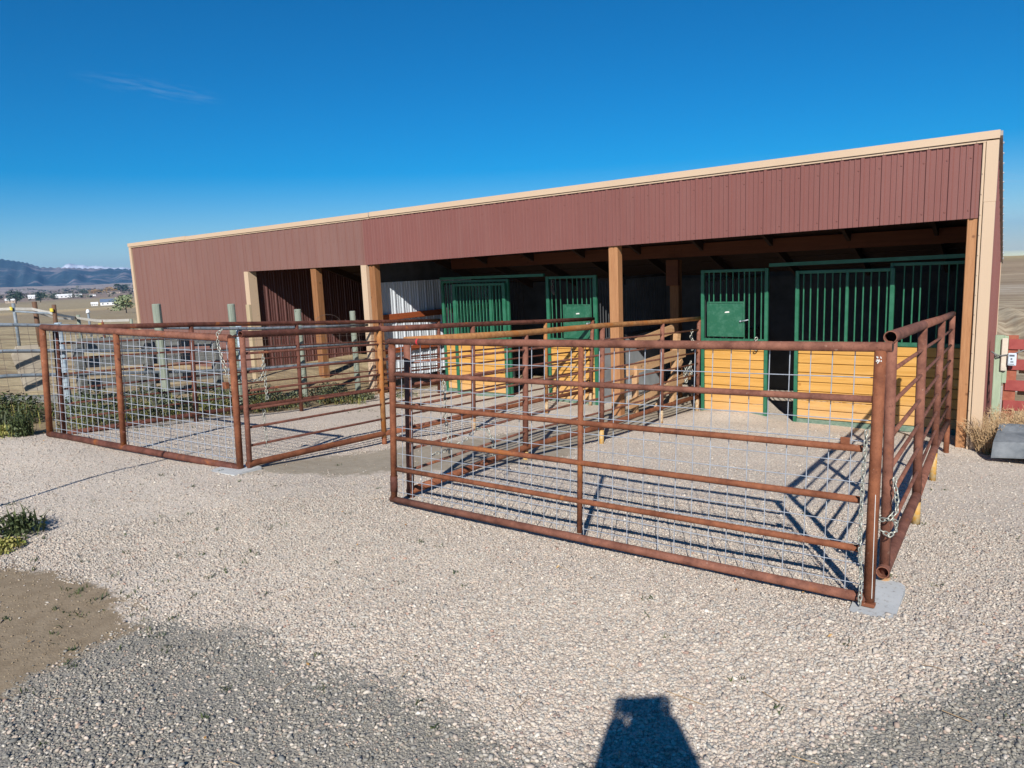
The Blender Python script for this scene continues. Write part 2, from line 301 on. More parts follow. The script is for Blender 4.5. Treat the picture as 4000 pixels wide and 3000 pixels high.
# ------------------------------------------------------------------ mesh helpers
class MB:
    def __init__(s): s.v = []; s.f = []
    def add(s, vs, fs):
        o = len(s.v); s.v += [tuple(v) for v in vs]; s.f += [tuple(i + o for i in f) for f in fs]
    def box(s, x0, x1, y0, y1, z0, z1, bev=0):
        if bev:
            b = min(bev, (x1 - x0) / 2.5, (y1 - y0) / 2.5, (z1 - z0) / 2.5)
            V = []; idx = {}
            for i, X in enumerate((x0, x1)):
                for j, Y in enumerate((y0, y1)):
                    for l, Z in enumerate((z0, z1)):
                        sx, sy, sz = (1 - 2 * i) * b, (1 - 2 * j) * b, (1 - 2 * l) * b
                        for a, p in enumerate(((X, Y + sy, Z + sz), (X + sx, Y, Z + sz), (X + sx, Y + sy, Z))):
                            idx[(i, j, l, a)] = len(V); V.append(p)
            F = []
            g = lambda i, j, l, a: idx[(i, j, l, a)]
            for i in (0, 1): q = [g(i, 0, 0, 0), g(i, 1, 0, 0), g(i, 1, 1, 0), g(i, 0, 1, 0)]; F.append(q[::-1] if i == 0 else q)
            for j in (0, 1): q = [g(0, j, 0, 1), g(1, j, 0, 1), g(1, j, 1, 1), g(0, j, 1, 1)]; F.append(q if j == 0 else q[::-1])
            for l in (0, 1): q = [g(0, 0, l, 2), g(1, 0, l, 2), g(1, 1, l, 2), g(0, 1, l, 2)]; F.append(q[::-1] if l == 0 else q)
            for i in (0, 1):
                for j in (0, 1): F.append([g(i, j, 0, 0), g(i, j, 0, 1), g(i, j, 1, 1), g(i, j, 1, 0)])
                for l in (0, 1): F.append([g(i, 0, l, 0), g(i, 0, l, 2), g(i, 1, l, 2), g(i, 1, l, 0)])
            for j in (0, 1):
                for l in (0, 1): F.append([g(0, j, l, 1), g(0, j, l, 2), g(1, j, l, 2), g(1, j, l, 1)])
            for i in (0, 1):
                for j in (0, 1):
                    for l in (0, 1): F.append([g(i, j, l, 0), g(i, j, l, 1), g(i, j, l, 2)])
            s.add(V, F); return s
        s.add([(x0, y0, z0), (x1, y0, z0), (x1, y1, z0), (x0, y1, z0), (x0, y0, z1), (x1, y0, z1), (x1, y1, z1), (x0, y1, z1)],
              [(0, 3, 2, 1), (4, 5, 6, 7), (0, 1, 5, 4), (1, 2, 6, 5), (2, 3, 7, 6), (3, 0, 4, 7)]); return s
    def beam(s, p0, p1, wd, ht, up=(0, 0, 1)):
        p0, p1 = Vector(p0), Vector(p1); d = (p1 - p0).normalized(); u = Vector(up)
        sd = d.cross(u).normalized(); u = sd.cross(d)
        V = [p + sd * a * wd / 2 + u * b * ht / 2 for p in (p0, p1) for a, b in ((-1, -1), (1, -1), (1, 1), (-1, 1))]
        s.add(V, [(0, 3, 2, 1), (4, 5, 6, 7), (0, 1, 5, 4), (1, 2, 6, 5), (2, 3, 7, 6), (3, 0, 4, 7)]); return s
    def tube(s, pts, r, n=10, cap=True, r1=None, closed=False):
        pts = [Vector(p) for p in pts]; N = len(pts); rings = []
        prev = None
        for i, p in enumerate(pts):
            if closed: d = pts[(i + 1) % N] - pts[i - 1]
            else: d = pts[min(i + 1, N - 1)] - pts[max(i - 1, 0)]
            d.normalize()
            if prev is None:
                a = Vector((0, 0, 1)) if abs(d.z) < .9 else Vector((1, 0, 0)); prev = d.cross(a).normalized()
            prev = (prev - d * prev.dot(d)).normalized(); b = d.cross(prev)
            rr = r if r1 is None else r + (r1 - r) * i / (N - 1)
            rings.append([p + (prev * math.cos(2 * math.pi * t / n) + b * math.sin(2 * math.pi * t / n)) * rr for t in range(n)])
        V = [v for g in rings for v in g]; F = []
        for i in range(N if closed else N - 1):
            j = (i + 1) % N
            for t in range(n): F.append((i * n + t, i * n + (t + 1) % n, j * n + (t + 1) % n, j * n + t))
        if cap and not closed: F.append(tuple(range(n))[::-1]); F.append(tuple((N - 1) * n + t for t in range(n)))
        s.add(V, F); return s
    def build(s, name, mat, parent=None, smooth=False):
        me = bpy.data.meshes.new(name); o = bpy.data.objects.new(name, me); col.objects.link(o)
        off = (0, 0, 0)
        if parent is not None:
            o.parent = parent; p = parent
            q = Vector(p['_o'])
            off = tuple(q)
            if p.type == 'MESH': pass
        vs = [(v[0] - off[0], v[1] - off[1], v[2] - off[2]) for v in s.v]
        me.from_pydata(vs, [], s.f); me.materials.append(M[mat] if isinstance(mat, str) else mat)
        if smooth:
            me.polygons.foreach_set('use_smooth', [len(p.vertices) <= 4 for p in me.polygons])
        me.update(); o['_o'] = off
        return o
def tag(o, label=None, cat=None, group=None, kind=None):
    if label: o['label'] = label
    if cat: o['category'] = cat
    if group: o['group'] = group
    if kind: o['kind'] = kind
    return o
def thing(name, loc, label, cat, group=None):
    o = bpy.data.objects.new(name, None); col.objects.link(o); o.location = loc; o.empty_display_size = .2; o['_o'] = tuple(loc)
    return tag(o, label, cat, group)
def solo(mb, name, mat, label, cat, group=None, smooth=False, kind=None, loc=None):
    if loc is not None:
        mb.v = [(v[0] - loc[0], v[1] - loc[1], v[2] - loc[2]) for v in mb.v]
    o = mb.build(name, mat, None, smooth)
    if loc is not None: o.location = loc
    return tag(o, label, cat, group, kind)
def L3(a, b, t): return tuple(a[i] + (b[i] - a[i]) * t for i in range(3))
def smooth(a, b, x): t = min(1, max(0, (x - a) / (b - a))); return t * t * (3 - 2 * t)
def interp(x, xs, ys):
    if x <= xs[0]: return ys[0]
    for i in range(1, len(xs)):
        if x <= xs[i]: return ys[i - 1] + (ys[i] - ys[i - 1]) * (x - xs[i - 1]) / (xs[i] - xs[i - 1])
    return ys[-1]

# ------------------------------------------------------------------ terrain
def base_z(y): return interp(y, [-50, 3.3, 3.9, 6, 7.7, 9.4, 9.9, 10.95, 12, 15, 22], [0, 0, -.045, -.25, -.42, -.56, -.56, -.66, -.68, -.70, -.72])
def near_z(x, y):
    z = base_z(y)
    add = interp(x, [-10.5, -9.2, -7, -4, -1.6, -.6, 1], [.05, .05, .0, .0, .03, .07, .07])
    z += add * (1 - smooth(4, 7.5, y)) * smooth(1.5, 3.4, y)
    lf = smooth(-10.2, -13, x); z = z * (1 - lf) + lf * (-.12 - .012 * min(20, max(0, -x - 12)) + .25 * (z + .1) * smooth(-30, -13, x))
    d = math.hypot(x + 3.9, y - 10.75); z += .12 * math.exp(-(d / .55) ** 2)
    z += .012 * math.sin(x * 2.1 + y * 1.3) * math.sin(y * 1.7 - x * .6) + .006 * math.sin(5.3 * x + 1) * math.sin(4.7 * y)
    return z
def ground_z(x, y):
    r = math.hypot(x, y); a = math.degrees(math.atan2(x, y)) if r > 0 else 0
    z = near_z(x, y) if r < 60 else near_z(x * 60 / r, y * 60 / r)
    if r < 16: return z
    # west: falls into the valley
    zw = interp(r, [16, 33, 60, 100, 360, 900, 4000, 5500, 9000], [-.25, -.35, -1.1, -2.4, -11, -20.5, -22, 2, 10])
    zn = interp(r, [16, 18.5, 20, 23.5, 26, 60, 150, 170, 260, 500, 9000], [-.72, -.72, -.55, -.22, -.12, -.08, .10, .0, -6, -18, -160])
    wl = smooth(-28, -44, a) if a > -140 else 1
    if abs(a) > 140: wl = smooth(140, 160, abs(a))
    zf = zn * (1 - wl) + zw * wl
    t = smooth(16, 24, r)
    bank = .10 * math.sin(a * 3.1 + r) * smooth(18, 21, r) * (1 - smooth(25, 30, r)) * (1 - wl)
    return z * (1 - t) + zf * t + bank
def inpoly(x, y, P):
    c = False; n = len(P); j = n - 1
    for i in range(n):
        if (P[i][1] > y) != (P[j][1] > y) and x < (P[j][0] - P[i][0]) * (y - P[i][1]) / (P[j][1] - P[i][1]) + P[i][0]: c = not c
        j = i
    return c
def sdist(x, y, P):
    m = 1e9; n = len(P)
    for i in range(n):
        ax, ay = P[i]; bx, by = P[(i + 1) % n]; dx, dy = bx - ax, by - ay
        t = max(0, min(1, ((x - ax) * dx + (y - ay) * dy) / (dx * dx + dy * dy + 1e-12)))
        m = min(m, math.hypot(x - ax - t * dx, y - ay - t * dy))
    return m if inpoly(x, y, P) else -m
DARK = [(-9, -3), (-5.5, .2), (-4.2, 1.3), (-3.75, 1.80), (-3.15, 2.03), (-2.39, 2.02), (-1.78, 2.02), (-1.40, 1.98), (-.95, 2.05), (-.62, 2.50), (-.26, 3.08), (-.02, 3.62), (.16, 4.3), (3, 5.2), (6, 2), (4, -3)]
DIRT = [(-8, .9), (-5.6, 1.62), (-4.9, 1.80), (-4.37, 1.88), (-3.96, 1.82), (-3.70, 1.70), (-3.67, 1.4), (-3.6, 1.05), (-3.3, .8), (-3.6, .2), (-7, -1)]
ALLEY = [(-6.3, 4.2), (-5.8, 6), (-5.6, 8), (-5.5, 13.6), (-4.5, 13.6), (-4.5, 8), (-4.15, 6.6), (-4.5, 5.3), (-5.2, 4.5), (-5.9, 3.9)]
SOIL = [(-9.55, 3.35), (-9.75, 6), (-9.9, 9.3), (-10.3, 9.6), (-10.4, 16), (-400, 30), (-60, -60), (-11.5, 2.9)]
RSOIL = [(-.33, 9.5), (-.45, 15), (30, 20), (30, 7)]
def f01(d, wd=.42): return min(1, max(0, .5 + d / wd))
def zones(x, y):
    a = f01(sdist(x, y, DARK)); b = max(f01(sdist(x, y, DIRT)), f01(sdist(x, y, ALLEY), .6)); c = max(f01(sdist(x, y, SOIL), .3), f01(sdist(x, y, RSOIL), .4))
    return a, b, c
def build_ground():
    angs = []; a = -180.0
    while a < 180: angs.append(a); a += .5 if -90 < a < 14 else 4.0
    rs = [.4, .8, 1.2, 1.5]; r = 1.6
    while r < 12: rs.append(r); r += .07
    while r < 30: rs.append(r); r += .25
    while r < 14000: rs.append(r); r *= 1.07
    na = len(angs); V = [(0, 0, ground_z(0, 0))]; Z = [(1, 0, 0, 1)]; F = []
    for r in rs:
        for a in angs:
            x = r * math.sin(R(a)); y = r * math.cos(R(a)); V.append((x, y, ground_z(x, y)))
            if r < 30: Z.append(zones(x, y) + (1,))
            else: Z.append((0, 0, 1, 1))
    for t in range(na): F.append((0, 1 + (t + 1) % na, 1 + t))
    for i in range(len(rs) - 1):
        o = 1 + i * na; p = o + na
        for t in range(na): F.append((o + t, o + (t + 1) % na, p + (t + 1) % na, p + t))
    mats = [0] * na + [(1 if rs[i] > 15.5 else 0) for i in range(len(rs) - 1) for _ in range(na)]
    me = bpy.data.meshes.new('ground'); me.from_pydata(V, [], F)
    me.materials.append(M['ground']); me.materials.append(M['field'])
    me.polygons.foreach_set('material_index', mats); me.polygons.foreach_set('use_smooth', [True] * len(F))
    ca = me.color_attributes.new('zone', 'FLOAT_COLOR', 'POINT'); ca.data.foreach_set('color', np.array(Z, dtype=np.float32).ravel())
    o = bpy.data.objects.new('ground', me); col.objects.link(o); tag(o, kind='structure')
build_ground()

PAV1 = [(-.680, 3.60), (-.665, 3.58), (-.495, 3.555), (-.482, 3.575), (-.495, 4.02), (-.52, 4.06), (-.675, 4.08), (-.690, 3.85)]
PAV2 = [(-6.30, 3.72), (-5.93, 3.76), (-5.96, 4.07), (-6.34, 4.02)]
def pebbles():
    rg = np.random.default_rng(3)
    t = (1 + 5 ** .5) / 2
    iv = np.array([(-1, t, 0), (1, t, 0), (-1, -t, 0), (1, -t, 0), (0, -1, t), (0, 1, t), (0, -1, -t), (0, 1, -t), (t, 0, -1), (t, 0, 1), (-t, 0, -1), (-t, 0, 1)], dtype=float); iv /= np.linalg.norm(iv[0])
    fi = np.array([(0, 11, 5), (0, 5, 1), (0, 1, 7), (0, 7, 10), (0, 10, 11), (1, 5, 9), (5, 11, 4), (11, 10, 2), (10, 7, 6), (7, 1, 8), (3, 9, 4), (3, 4, 2), (3, 2, 6), (3, 6, 8), (3, 8, 9), (4, 9, 5), (2, 4, 11), (6, 2, 10), (8, 6, 7), (9, 8, 1)])
    ov = np.array([(1, 0, 0), (0, 1, 0), (-1, 0, 0), (0, -1, 0), (0, 0, 1), (0, 0, -1)], dtype=float); of = np.array([(0, 1, 4), (1, 2, 4), (2, 3, 4), (3, 0, 4), (1, 0, 5), (2, 1, 5), (3, 2, 5), (0, 3, 5)])
    def spread(n, r0, r1, pw=1):
        u = rg.random(n) ** pw; rr = np.sqrt(u * (r1 * r1 - r0 * r0) + r0 * r0); aa = np.radians(rg.random(n) * 78 - 74)
        return np.stack([rr * np.sin(aa), rr * np.cos(aa)], 1)
    VV = []; FF = []; ZZ = []; vo = 0
    for P, bv, bf in ((spread(84000, 1.7, 3.7), iv, fi), (np.concatenate([spread(110000, 3.55, 6.0), spread(62000, 5.9, 10.5, 1.4)]), ov, of)):
        keep = []; zo = []
        for i, (x, y) in enumerate(P):
            a, b, c = zones(x, y)
            dz = smooth(.35, .65, b + .1 * math.sin(9 * x + 5 * y) + .2 * (rg.random() - .5))
            if rg.random() < .985 * dz:
                if rg.random() < .22: keep.append(i); zo.append(2.0)
                continue
            if rg.random() < smooth(.3, .6, c) * .97: continue
            if (x > -.8 and inpoly(x, y, PAV1) and sdist(x, y, PAV1) > .012 + .05 * rg.random() ** 3) or (x < -5.8 and sdist(x, y, PAV2) > .03 + .05 * rg.random()): continue
            q = a + .72 * (rg.random() - .5) + .12 * math.sin(5 * x + 2 * math.sin(3 * y)) + .08 * math.sin(13 * x - 7 * y)
            fine = math.sin(1.9 * x + 1.1 * y + 1) * math.sin(2.3 * y - .8 * x) + .5 * math.sin(4.1 * x - 3.3 * y)
            if q > .5 and rg.random() < .22 + .6 * smooth(.2, .9, fine): continue
            if q <= .5 and rg.random() < .35 * smooth(.8, 1.4, fine): continue
            if q > .5 and rg.random() < .08: q = 0
            keep.append(i); zo.append(1.0 if q > .5 else 0.0)
        P = P[keep]; zo = np.array(zo, dtype=np.float32); n = len(P)
        size = np.where(zo > 1.5, rg.gamma(2.2, .0012, n) + .0012, 0) + np.where(zo > 1.5, 0, 1) * np.where(zo > .5, rg.gamma(3.0, .0012, n) + .0018, rg.gamma(6.0, .0009, n) + .0018)
        size = np.minimum(size, .014)
        sc_ = np.stack([size * rg.uniform(.85, 1.45, n), size * rg.uniform(.6, 1.0, n), size * rg.uniform(.4, .75, n)], 1)
        an = rg.uniform(0, 2 * np.pi, n); tl = rg.normal(0, .35, n); nv = len(bv)
        B = bv[None] * (1 + rg.normal(0, .14, (n, nv, 1))) * sc_[:, None, :]
        X = B[..., 0] * np.cos(tl)[:, None] - B[..., 2] * np.sin(tl)[:, None]; Zc = B[..., 0] * np.sin(tl)[:, None] + B[..., 2] * np.cos(tl)[:, None]; Y = B[..., 1]
        XX = X * np.cos(an)[:, None] - Y * np.sin(an)[:, None]; YY = X * np.sin(an)[:, None] + Y * np.cos(an)[:, None]
        gz = np.array([ground_z(x, y) for x, y in P]) + sc_[:, 2] * rg.uniform(-.1, .7, n)
        VV.append(np.stack([XX + P[:, 0:1], YY + P[:, 1:2], Zc + gz[:, None]], 2).reshape(-1, 3).astype(np.float32))
        FF.append((bf[None] + (np.arange(n) * nv)[:, None, None]).reshape(-1).astype(np.int32) + vo); vo += n * nv; ZZ.append(np.repeat(zo, nv))
    V = np.concatenate(VV); F = np.concatenate(FF); nf = len(F) // 3
    me = bpy.data.meshes.new('loose_gravel'); me.vertices.add(len(V)); me.vertices.foreach_set('co', V.ravel())
    me.loops.add(nf * 3); me.loops.foreach_set('vertex_index', F)
    me.polygons.add(nf); me.polygons.foreach_set('loop_start', np.arange(nf, dtype=np.int32) * 3)
    me.materials.append(M['stones'])
    at = me.attributes.new('zone', 'FLOAT', 'POINT'); at.data.foreach_set('value', np.concatenate(ZZ))
    me.update(); me.validate()
    o = bpy.data.objects.new('loose_gravel', me); col.objects.link(o)
    tag(o, 'loose pale pink and dark grey gravel chips lying over the yard', 'gravel', kind='stuff')
pebbles()

# ------------------------------------------------------------------ the distance
def ridge(name, mat, pts, base, depth, seed, amp):
    rg = random.Random(seed); V = []; F = []
    P = []
    for i in range(len(pts) - 1):
        for t in range(14): P.append([pts[i][j] + (pts[i + 1][j] - pts[i][j]) * t / 14 for j in range(3)])
    P.append(list(pts[-1])); rows = 16; n = len(P)
    for i, (x, y, z) in enumerate(P):
        r = math.hypot(x, y); ux, uy = x / r, y / r
        for j in range(rows):
            t = j / (rows - 1)       # 0 at the foot (near), 1 at the crest
            rr = r - depth * (1 - t)
            u = i / 14.0; h = base + (z - base) * (t ** 1.25) + amp * (math.sin(u * 2.3 + t * 3 + seed) * .5 + math.sin(u * 5.3 - t * 5) * .35 + .05 * (rg.random() - .5)) * (1 - abs(2 * t - 1)) + (amp * .10 * (rg.random() - .5) + amp * .12 * math.sin(u * 17) if t == 1 else 0)
            V.append((ux * rr, uy * rr, h))
        V.append((ux * (r + depth), uy * (r + depth), base))
    k_ = rows + 1
    for i in range(n - 1):
        for j in range(k_ - 1): F.append((i * k_ + j, (i + 1) * k_ + j, (i + 1) * k_ + j + 1, i * k_ + j + 1))
    me = bpy.data.meshes.new(name); me.from_pydata(V, [], F); me.materials.append(M[mat]); me.polygons.foreach_set('use_smooth', [True] * len(F))
    o = bpy.data.objects.new(name, me); col.objects.link(o); tag(o, kind='structure')
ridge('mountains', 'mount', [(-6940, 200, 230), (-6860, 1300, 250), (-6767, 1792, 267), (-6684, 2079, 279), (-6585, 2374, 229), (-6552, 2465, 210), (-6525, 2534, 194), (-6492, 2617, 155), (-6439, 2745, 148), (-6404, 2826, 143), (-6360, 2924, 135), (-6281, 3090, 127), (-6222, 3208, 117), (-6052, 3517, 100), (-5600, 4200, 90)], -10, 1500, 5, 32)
ridge('foothills', 'foothill', [(-4900, 300, 20), (-4850, 900, 12), (-4800, 1500, 10), (-4700, 1800, 8), (-4600, 2050, 2), (-4500, 2250, 5), (-4400, 2450, 0), (-4000, 2900, 4)], -22, 1100, 8, 7)
ridge('snow_peaks', 'snow', [(-13400, 4300, 180), (-13062, 5037, 256), (-12878, 5490, 294), (-12855, 5544, 341), (-12833, 5595, 362), (-12792, 5690, 333), (-12755, 5772, 330), (-12726, 5835, 305), (-12672, 5952, 310), (-12561, 6183, 265), (-12510, 6284, 275), (-12443, 6417, 245), (-12000, 7000, 200)], 0, 900, 9, 30)

def tree(x, y, h, wd, mat, label, cat='tree', group='trees in the valley', leaf=None, n=260, seed=0, trunk_h=.25):
    rg = random.Random(seed + int(x * 7)); z = ground_z(x, y); leaf = leaf or h * .07
    t = thing('valley_tree', (x, y, z), label, cat, group)
    m = MB(); m.tube([(x, y, z - .2), (x, y, z + h * .45)], h * .035, 7, r1=h * .02)
    for k_ in range(6):
        a = rg.random() * 6.28; m.tube([(x, y, z + h * (.2 + .05 * k_)), (x + math.cos(a) * wd * .35, y + math.sin(a) * wd * .35, z + h * (.45 + .07 * k_))], h * .012, 5, r1=h * .005)
    m.build('trunk', 'bark', t)
    m = MB()
    cl = [(rg.gauss(0, .28), rg.gauss(0, .28), rg.uniform(trunk_h, .95)) for _ in range(14)]
    for i in range(n):
        c = rg.choice(cl); p = Vector((x + (c[0] + rg.gauss(0, .13)) * wd, y + (c[1] + rg.gauss(0, .13)) * wd, z + h * min(1, max(trunk_h * .8, c[2] + rg.gauss(0, .08)))))
        a = Vector((rg.gauss(0, 1), rg.gauss(0, 1), rg.gauss(0, .7))).normalized(); b = a.orthogonal().normalized()
        m.add([p - a * leaf, p + b * leaf * .7, p + a * leaf, p - b * leaf * .7], [(0, 1, 2, 3)])
    m.build('crown', mat, t)
    return t
for i, (x, y, h, wd, mt, lb) in enumerate([
    (-1219, 452, 19, 15, 'evergreen', 'tall dark evergreen, larger of the pair far left in the valley'),
    (-1213, 482, 16, 14, 'evergreen', 'dark evergreen, right one of the pair far left in the valley'),
    (-1397, 575, 11, 17, 'evergreen', 'broad dark tree between the evergreen pair and the long white barn'),
    (-1400, 610, 8, 16, 'evergreen', 'low dark tree just left of the long white barn'),
    (-1560, 630, 8, 18, 'sage', 'low olive tree at the left end of the long white barn'),
    (-1905, 880, 13, 26, 'autumn', 'orange autumn tree right of the long white barn'),
    (-1895, 850, 14, 24, 'evergreen', 'dark tree left of the orange autumn tree'),
    (-1888, 905, 16, 26, 'autumn', 'yellow autumn tree right of the orange one'),
    (-1886, 925, 22, 20, 'evergreen', 'dark evergreen behind the farm roofs, left one'),
    (-1882, 946, 20, 16, 'evergreen', 'dark evergreen behind the farm roofs, middle one'),
    (-1872, 975, 20, 22, 'evergreen', 'dark evergreen nearest the barn corner'),
    (-1300, 405, 9, 18, 'evergreen', 'low dark trees at the far left edge of the valley'),
    (-322, 161, 7.6, 9.5, 'sage', 'small round pale green tree in the field by the barn corner'),
    (-470, 252, 8, 9, 'autumn', 'yellowing tree just behind the small pale green tree'),
    (-480, 240, 7, 5, 'autumn', 'thin orange tree left of the small pale green tree')]):
    tree(x, y, h, wd, mt, lb, seed=i, n=420)
# bare twiggy shrub on the hill crest at the right edge
def bare_shrub(x, y, h):
    rg = random.Random(4); z = ground_z(x, y); t = thing('bare_tree', (x, y, z), 'bare leafless tree on the hill crest at the right edge', 'tree')
    m = MB(); m.tube([(x, y, z - .1), (x, y, z + h * .35)], .09, 6, r1=.06); m.build('trunk', 'bark', t)
    m = MB()
    for i in range(46):
        a = rg.random() * 6.28; s = rg.uniform(.4, 1); p = Vector((x, y, z + h * rg.uniform(.1, .4)))
        q = p + Vector((math.cos(a) * s * h * .3, math.sin(a) * s * h * .3, h * rg.uniform(.25, .6)))
        m.tube([p, (p + q) / 2 + Vector((0, 0, -.1)), q], .035, 4, r1=.012)
        for _ in range(2): m.tube([q, q + Vector((rg.gauss(0, .3), rg.gauss(0, .3), rg.uniform(.1, .5)))], .015, 3, r1=.006)
    m.build('crown', 'bark', t)
bare_shrub(-1.0, 139, 3.4)

def house(x, y, w_, d_, h, rot, wall, roof, label, name='farmhouse', n=3):
    z = ground_z(x, y) - .2; t = thing(name, (x, y, z), label, 'building', 'farm buildings in the valley')
    Rm = Matrix.Rotation(rot, 3, 'Z'); 
    def T(v): q = Rm @ Vector(v); return (q.x + x, q.y + y, q.z + z)
    m = MB(); rh = h + d_ * .28
    m.add([T(p) for p in [(-w_ / 2, -d_ / 2, 0), (w_ / 2, -d_ / 2, 0), (w_ / 2, d_ / 2, 0), (-w_ / 2, d_ / 2, 0), (-w_ / 2, -d_ / 2, h), (w_ / 2, -d_ / 2, h), (w_ / 2, d_ / 2, h), (-w_ / 2, d_ / 2, h), (-w_ / 2, 0, rh), (w_ / 2, 0, rh)]],
          [(0, 1, 5, 4), (1, 2, 6, 9, 5), (2, 3, 7, 6), (3, 0, 4, 8, 7)]); m.build('wall', wall, t)
    m = MB(); e = .5
    for s_ in (-1, 1):
        m.add([T(p) for p in [(-w_ / 2 - e, s_ * (d_ / 2 + e), h - .25), (w_ / 2 + e, s_ * (d_ / 2 + e), h - .25), (w_ / 2 + e, 0, rh + .1), (-w_ / 2 - e, 0, rh + .1), (-w_ / 2 - e, s_ * (d_ / 2 + e), h), (w_ / 2 + e, s_ * (d_ / 2 + e), h), (w_ / 2 + e, 0, rh + .35), (-w_ / 2 - e, 0, rh + .35)]],
              [(0, 1, 2, 3), (4, 5, 6, 7), (0, 1, 5, 4), (1, 2, 6, 5), (3, 0, 4, 7)])
    m.build('roof', roof, t)
    for i in range(n):
        cx = -w_ / 2 + w_ * (i + .5) / n; m = MB(); s_ = w_ * .045
        m.add([T(p) for p in [(cx - s_, -d_ / 2 - .06, h * .35), (cx + s_, -d_ / 2 - .06, h * .35), (cx + s_, -d_ / 2 - .06, h * .7), (cx - s_, -d_ / 2 - .06, h * .7), (cx - s_, -d_ / 2 + .02, h * .35), (cx + s_, -d_ / 2 + .02, h * .35), (cx + s_, -d_ / 2 + .02, h * .7), (cx - s_, -d_ / 2 + .02, h * .7)]], [(0, 1, 2, 3), (0, 4, 5, 1), (3, 2, 6, 7), (0, 3, 7, 4), (1, 5, 6, 2)]); m.build('window', 'win', t)
house(-1564, 664, 28, 9, 4.6, R(66), 'house_white', 'house_white', 'long white barn in the valley, left of the autumn trees', 'farm_barn', 4)
house(-1556, 688, 11, 8, 3.8, R(66), 'house_white', 'house_white', 'small white shed at the right end of the long white barn')
house(-1600, 735, 12, 7, 3.6, R(60), 'house_white', 'brown_roof', 'low white shed alone between the long barn and the autumn trees')
house(-812, 388, 14, 10, 4.0, R(58), 'house_white', 'house_roof', 'white farmhouse with blue grey roof in the middle of the field')
house(-817, 376, 6, 5, 2.6, R(66), 'house_white', 'house_white', 'small white outbuilding left of the blue roofed farmhouse')
house(-1860, 905, 28, 10, 3.6, R(64), 'house_tan', 'brown_roof', 'tan farm building with brown roof under the dark evergreens')
house(-1850, 958, 16, 10, 5, R(64), 'house_white', 'house_white', 'white shed right of the tan farm building')
house(-1845, 985, 14, 10, 5, R(50), 'house_white', 'brown_roof', 'white house nearest the barn corner in the valley')
house(-1290, 470, 12, 9, 4.5, R(70), 'house_tan', 'house_white', 'pale house just behind the dark evergreen pair')
house(-1680, 652, 12, 9, 5, R(66), 'house_white', 'house_white', 'white house beyond the evergreen pair, nearer the long barn')
house(-1250, 430, 10, 8, 6, R(70), 'house_tan', 'house_white', 'narrow pale house at the far left edge of the valley')

# ------------------------------------------------------------------ pipe panels and gates
def chain_path(mb, pts, pitch=.030, ln=.040, wr=.0042, wd=.0125):
    P = [Vector(p) for p in pts]; seg = [(P[i + 1] - P[i]).length for i in range(len(P) - 1)]; tot = sum(seg); n = max(2, int(tot / pitch))
    def at(s_):
        for i, q in enumerate(seg):
            if s_ <= q or i == len(seg) - 1: return P[i].lerp(P[i + 1], min(1, s_ / q)), (P[i + 1] - P[i]).normalized()
            s_ -= q
    for i in range(n):
        c, d = at((i + .5) * tot / n)
        a = d.orthogonal().normalized(); b = d.cross(a); ang = (i % 2) * math.pi / 2 + .35 * math.sin(i * 1.7)
        s_ = a * math.cos(ang) + b * math.sin(ang); pts_ = []
        for k_ in range(12):
            t = 2 * math.pi * k_ / 12; cx = math.cos(t); sx = math.sin(t)
            pts_.append(c + d * ((ln / 2 - wd) * (1 if cx > 0 else -1) * min(1, abs(cx) * 3) + wd * cx * .8) + s_ * wd * sx)
        mb.tube(pts_, wr, 6, closed=True)
def chain(pts, label, mat='chain', **kw):
    mb = MB(); chain_path(mb, pts, **kw)
    return solo(mb, 'steel_chain', mat, label, 'chain', 'chains on the pipe gates', True, loc=tuple(pts[0]))

def open_pipe(mb, mh, p0, p1, r):
    """pipe whose p0 end is open: tube wall plus a dark bore"""
    p0 = Vector(p0); p1 = Vector(p1); d = (p1 - p0).normalized()
    mb.tube([p0, p1], r, 16, cap=False); mb.tube([p0, p0 + d * .25], r * .86, 16, cap=False)
    # ring face at the mouth
    a = d.orthogonal().normalized(); b = d.cross(a); n = 16
    V = [p0 + (a * math.cos(2 * math.pi * t / n) + b * math.sin(2 * math.pi * t / n)) * q for q in (r, r * .86) for t in range(n)]
    mb.add(V, [(t, (t + 1) % n, n + (t + 1) % n, n + t) for t in range(n)])
    V = [p0 + d * .12 + (a * math.cos(2 * math.pi * t / n) + b * math.sin(2 * math.pi * t / n)) * r * .85 for t in range(n)]
    mh.add(V, [tuple(range(n))])
    mb.add([p1 + (a * math.cos(2 * math.pi * t / n) + b * math.sin(2 * math.pi * t / n)) * r for t in range(n)], [tuple(range(n))])

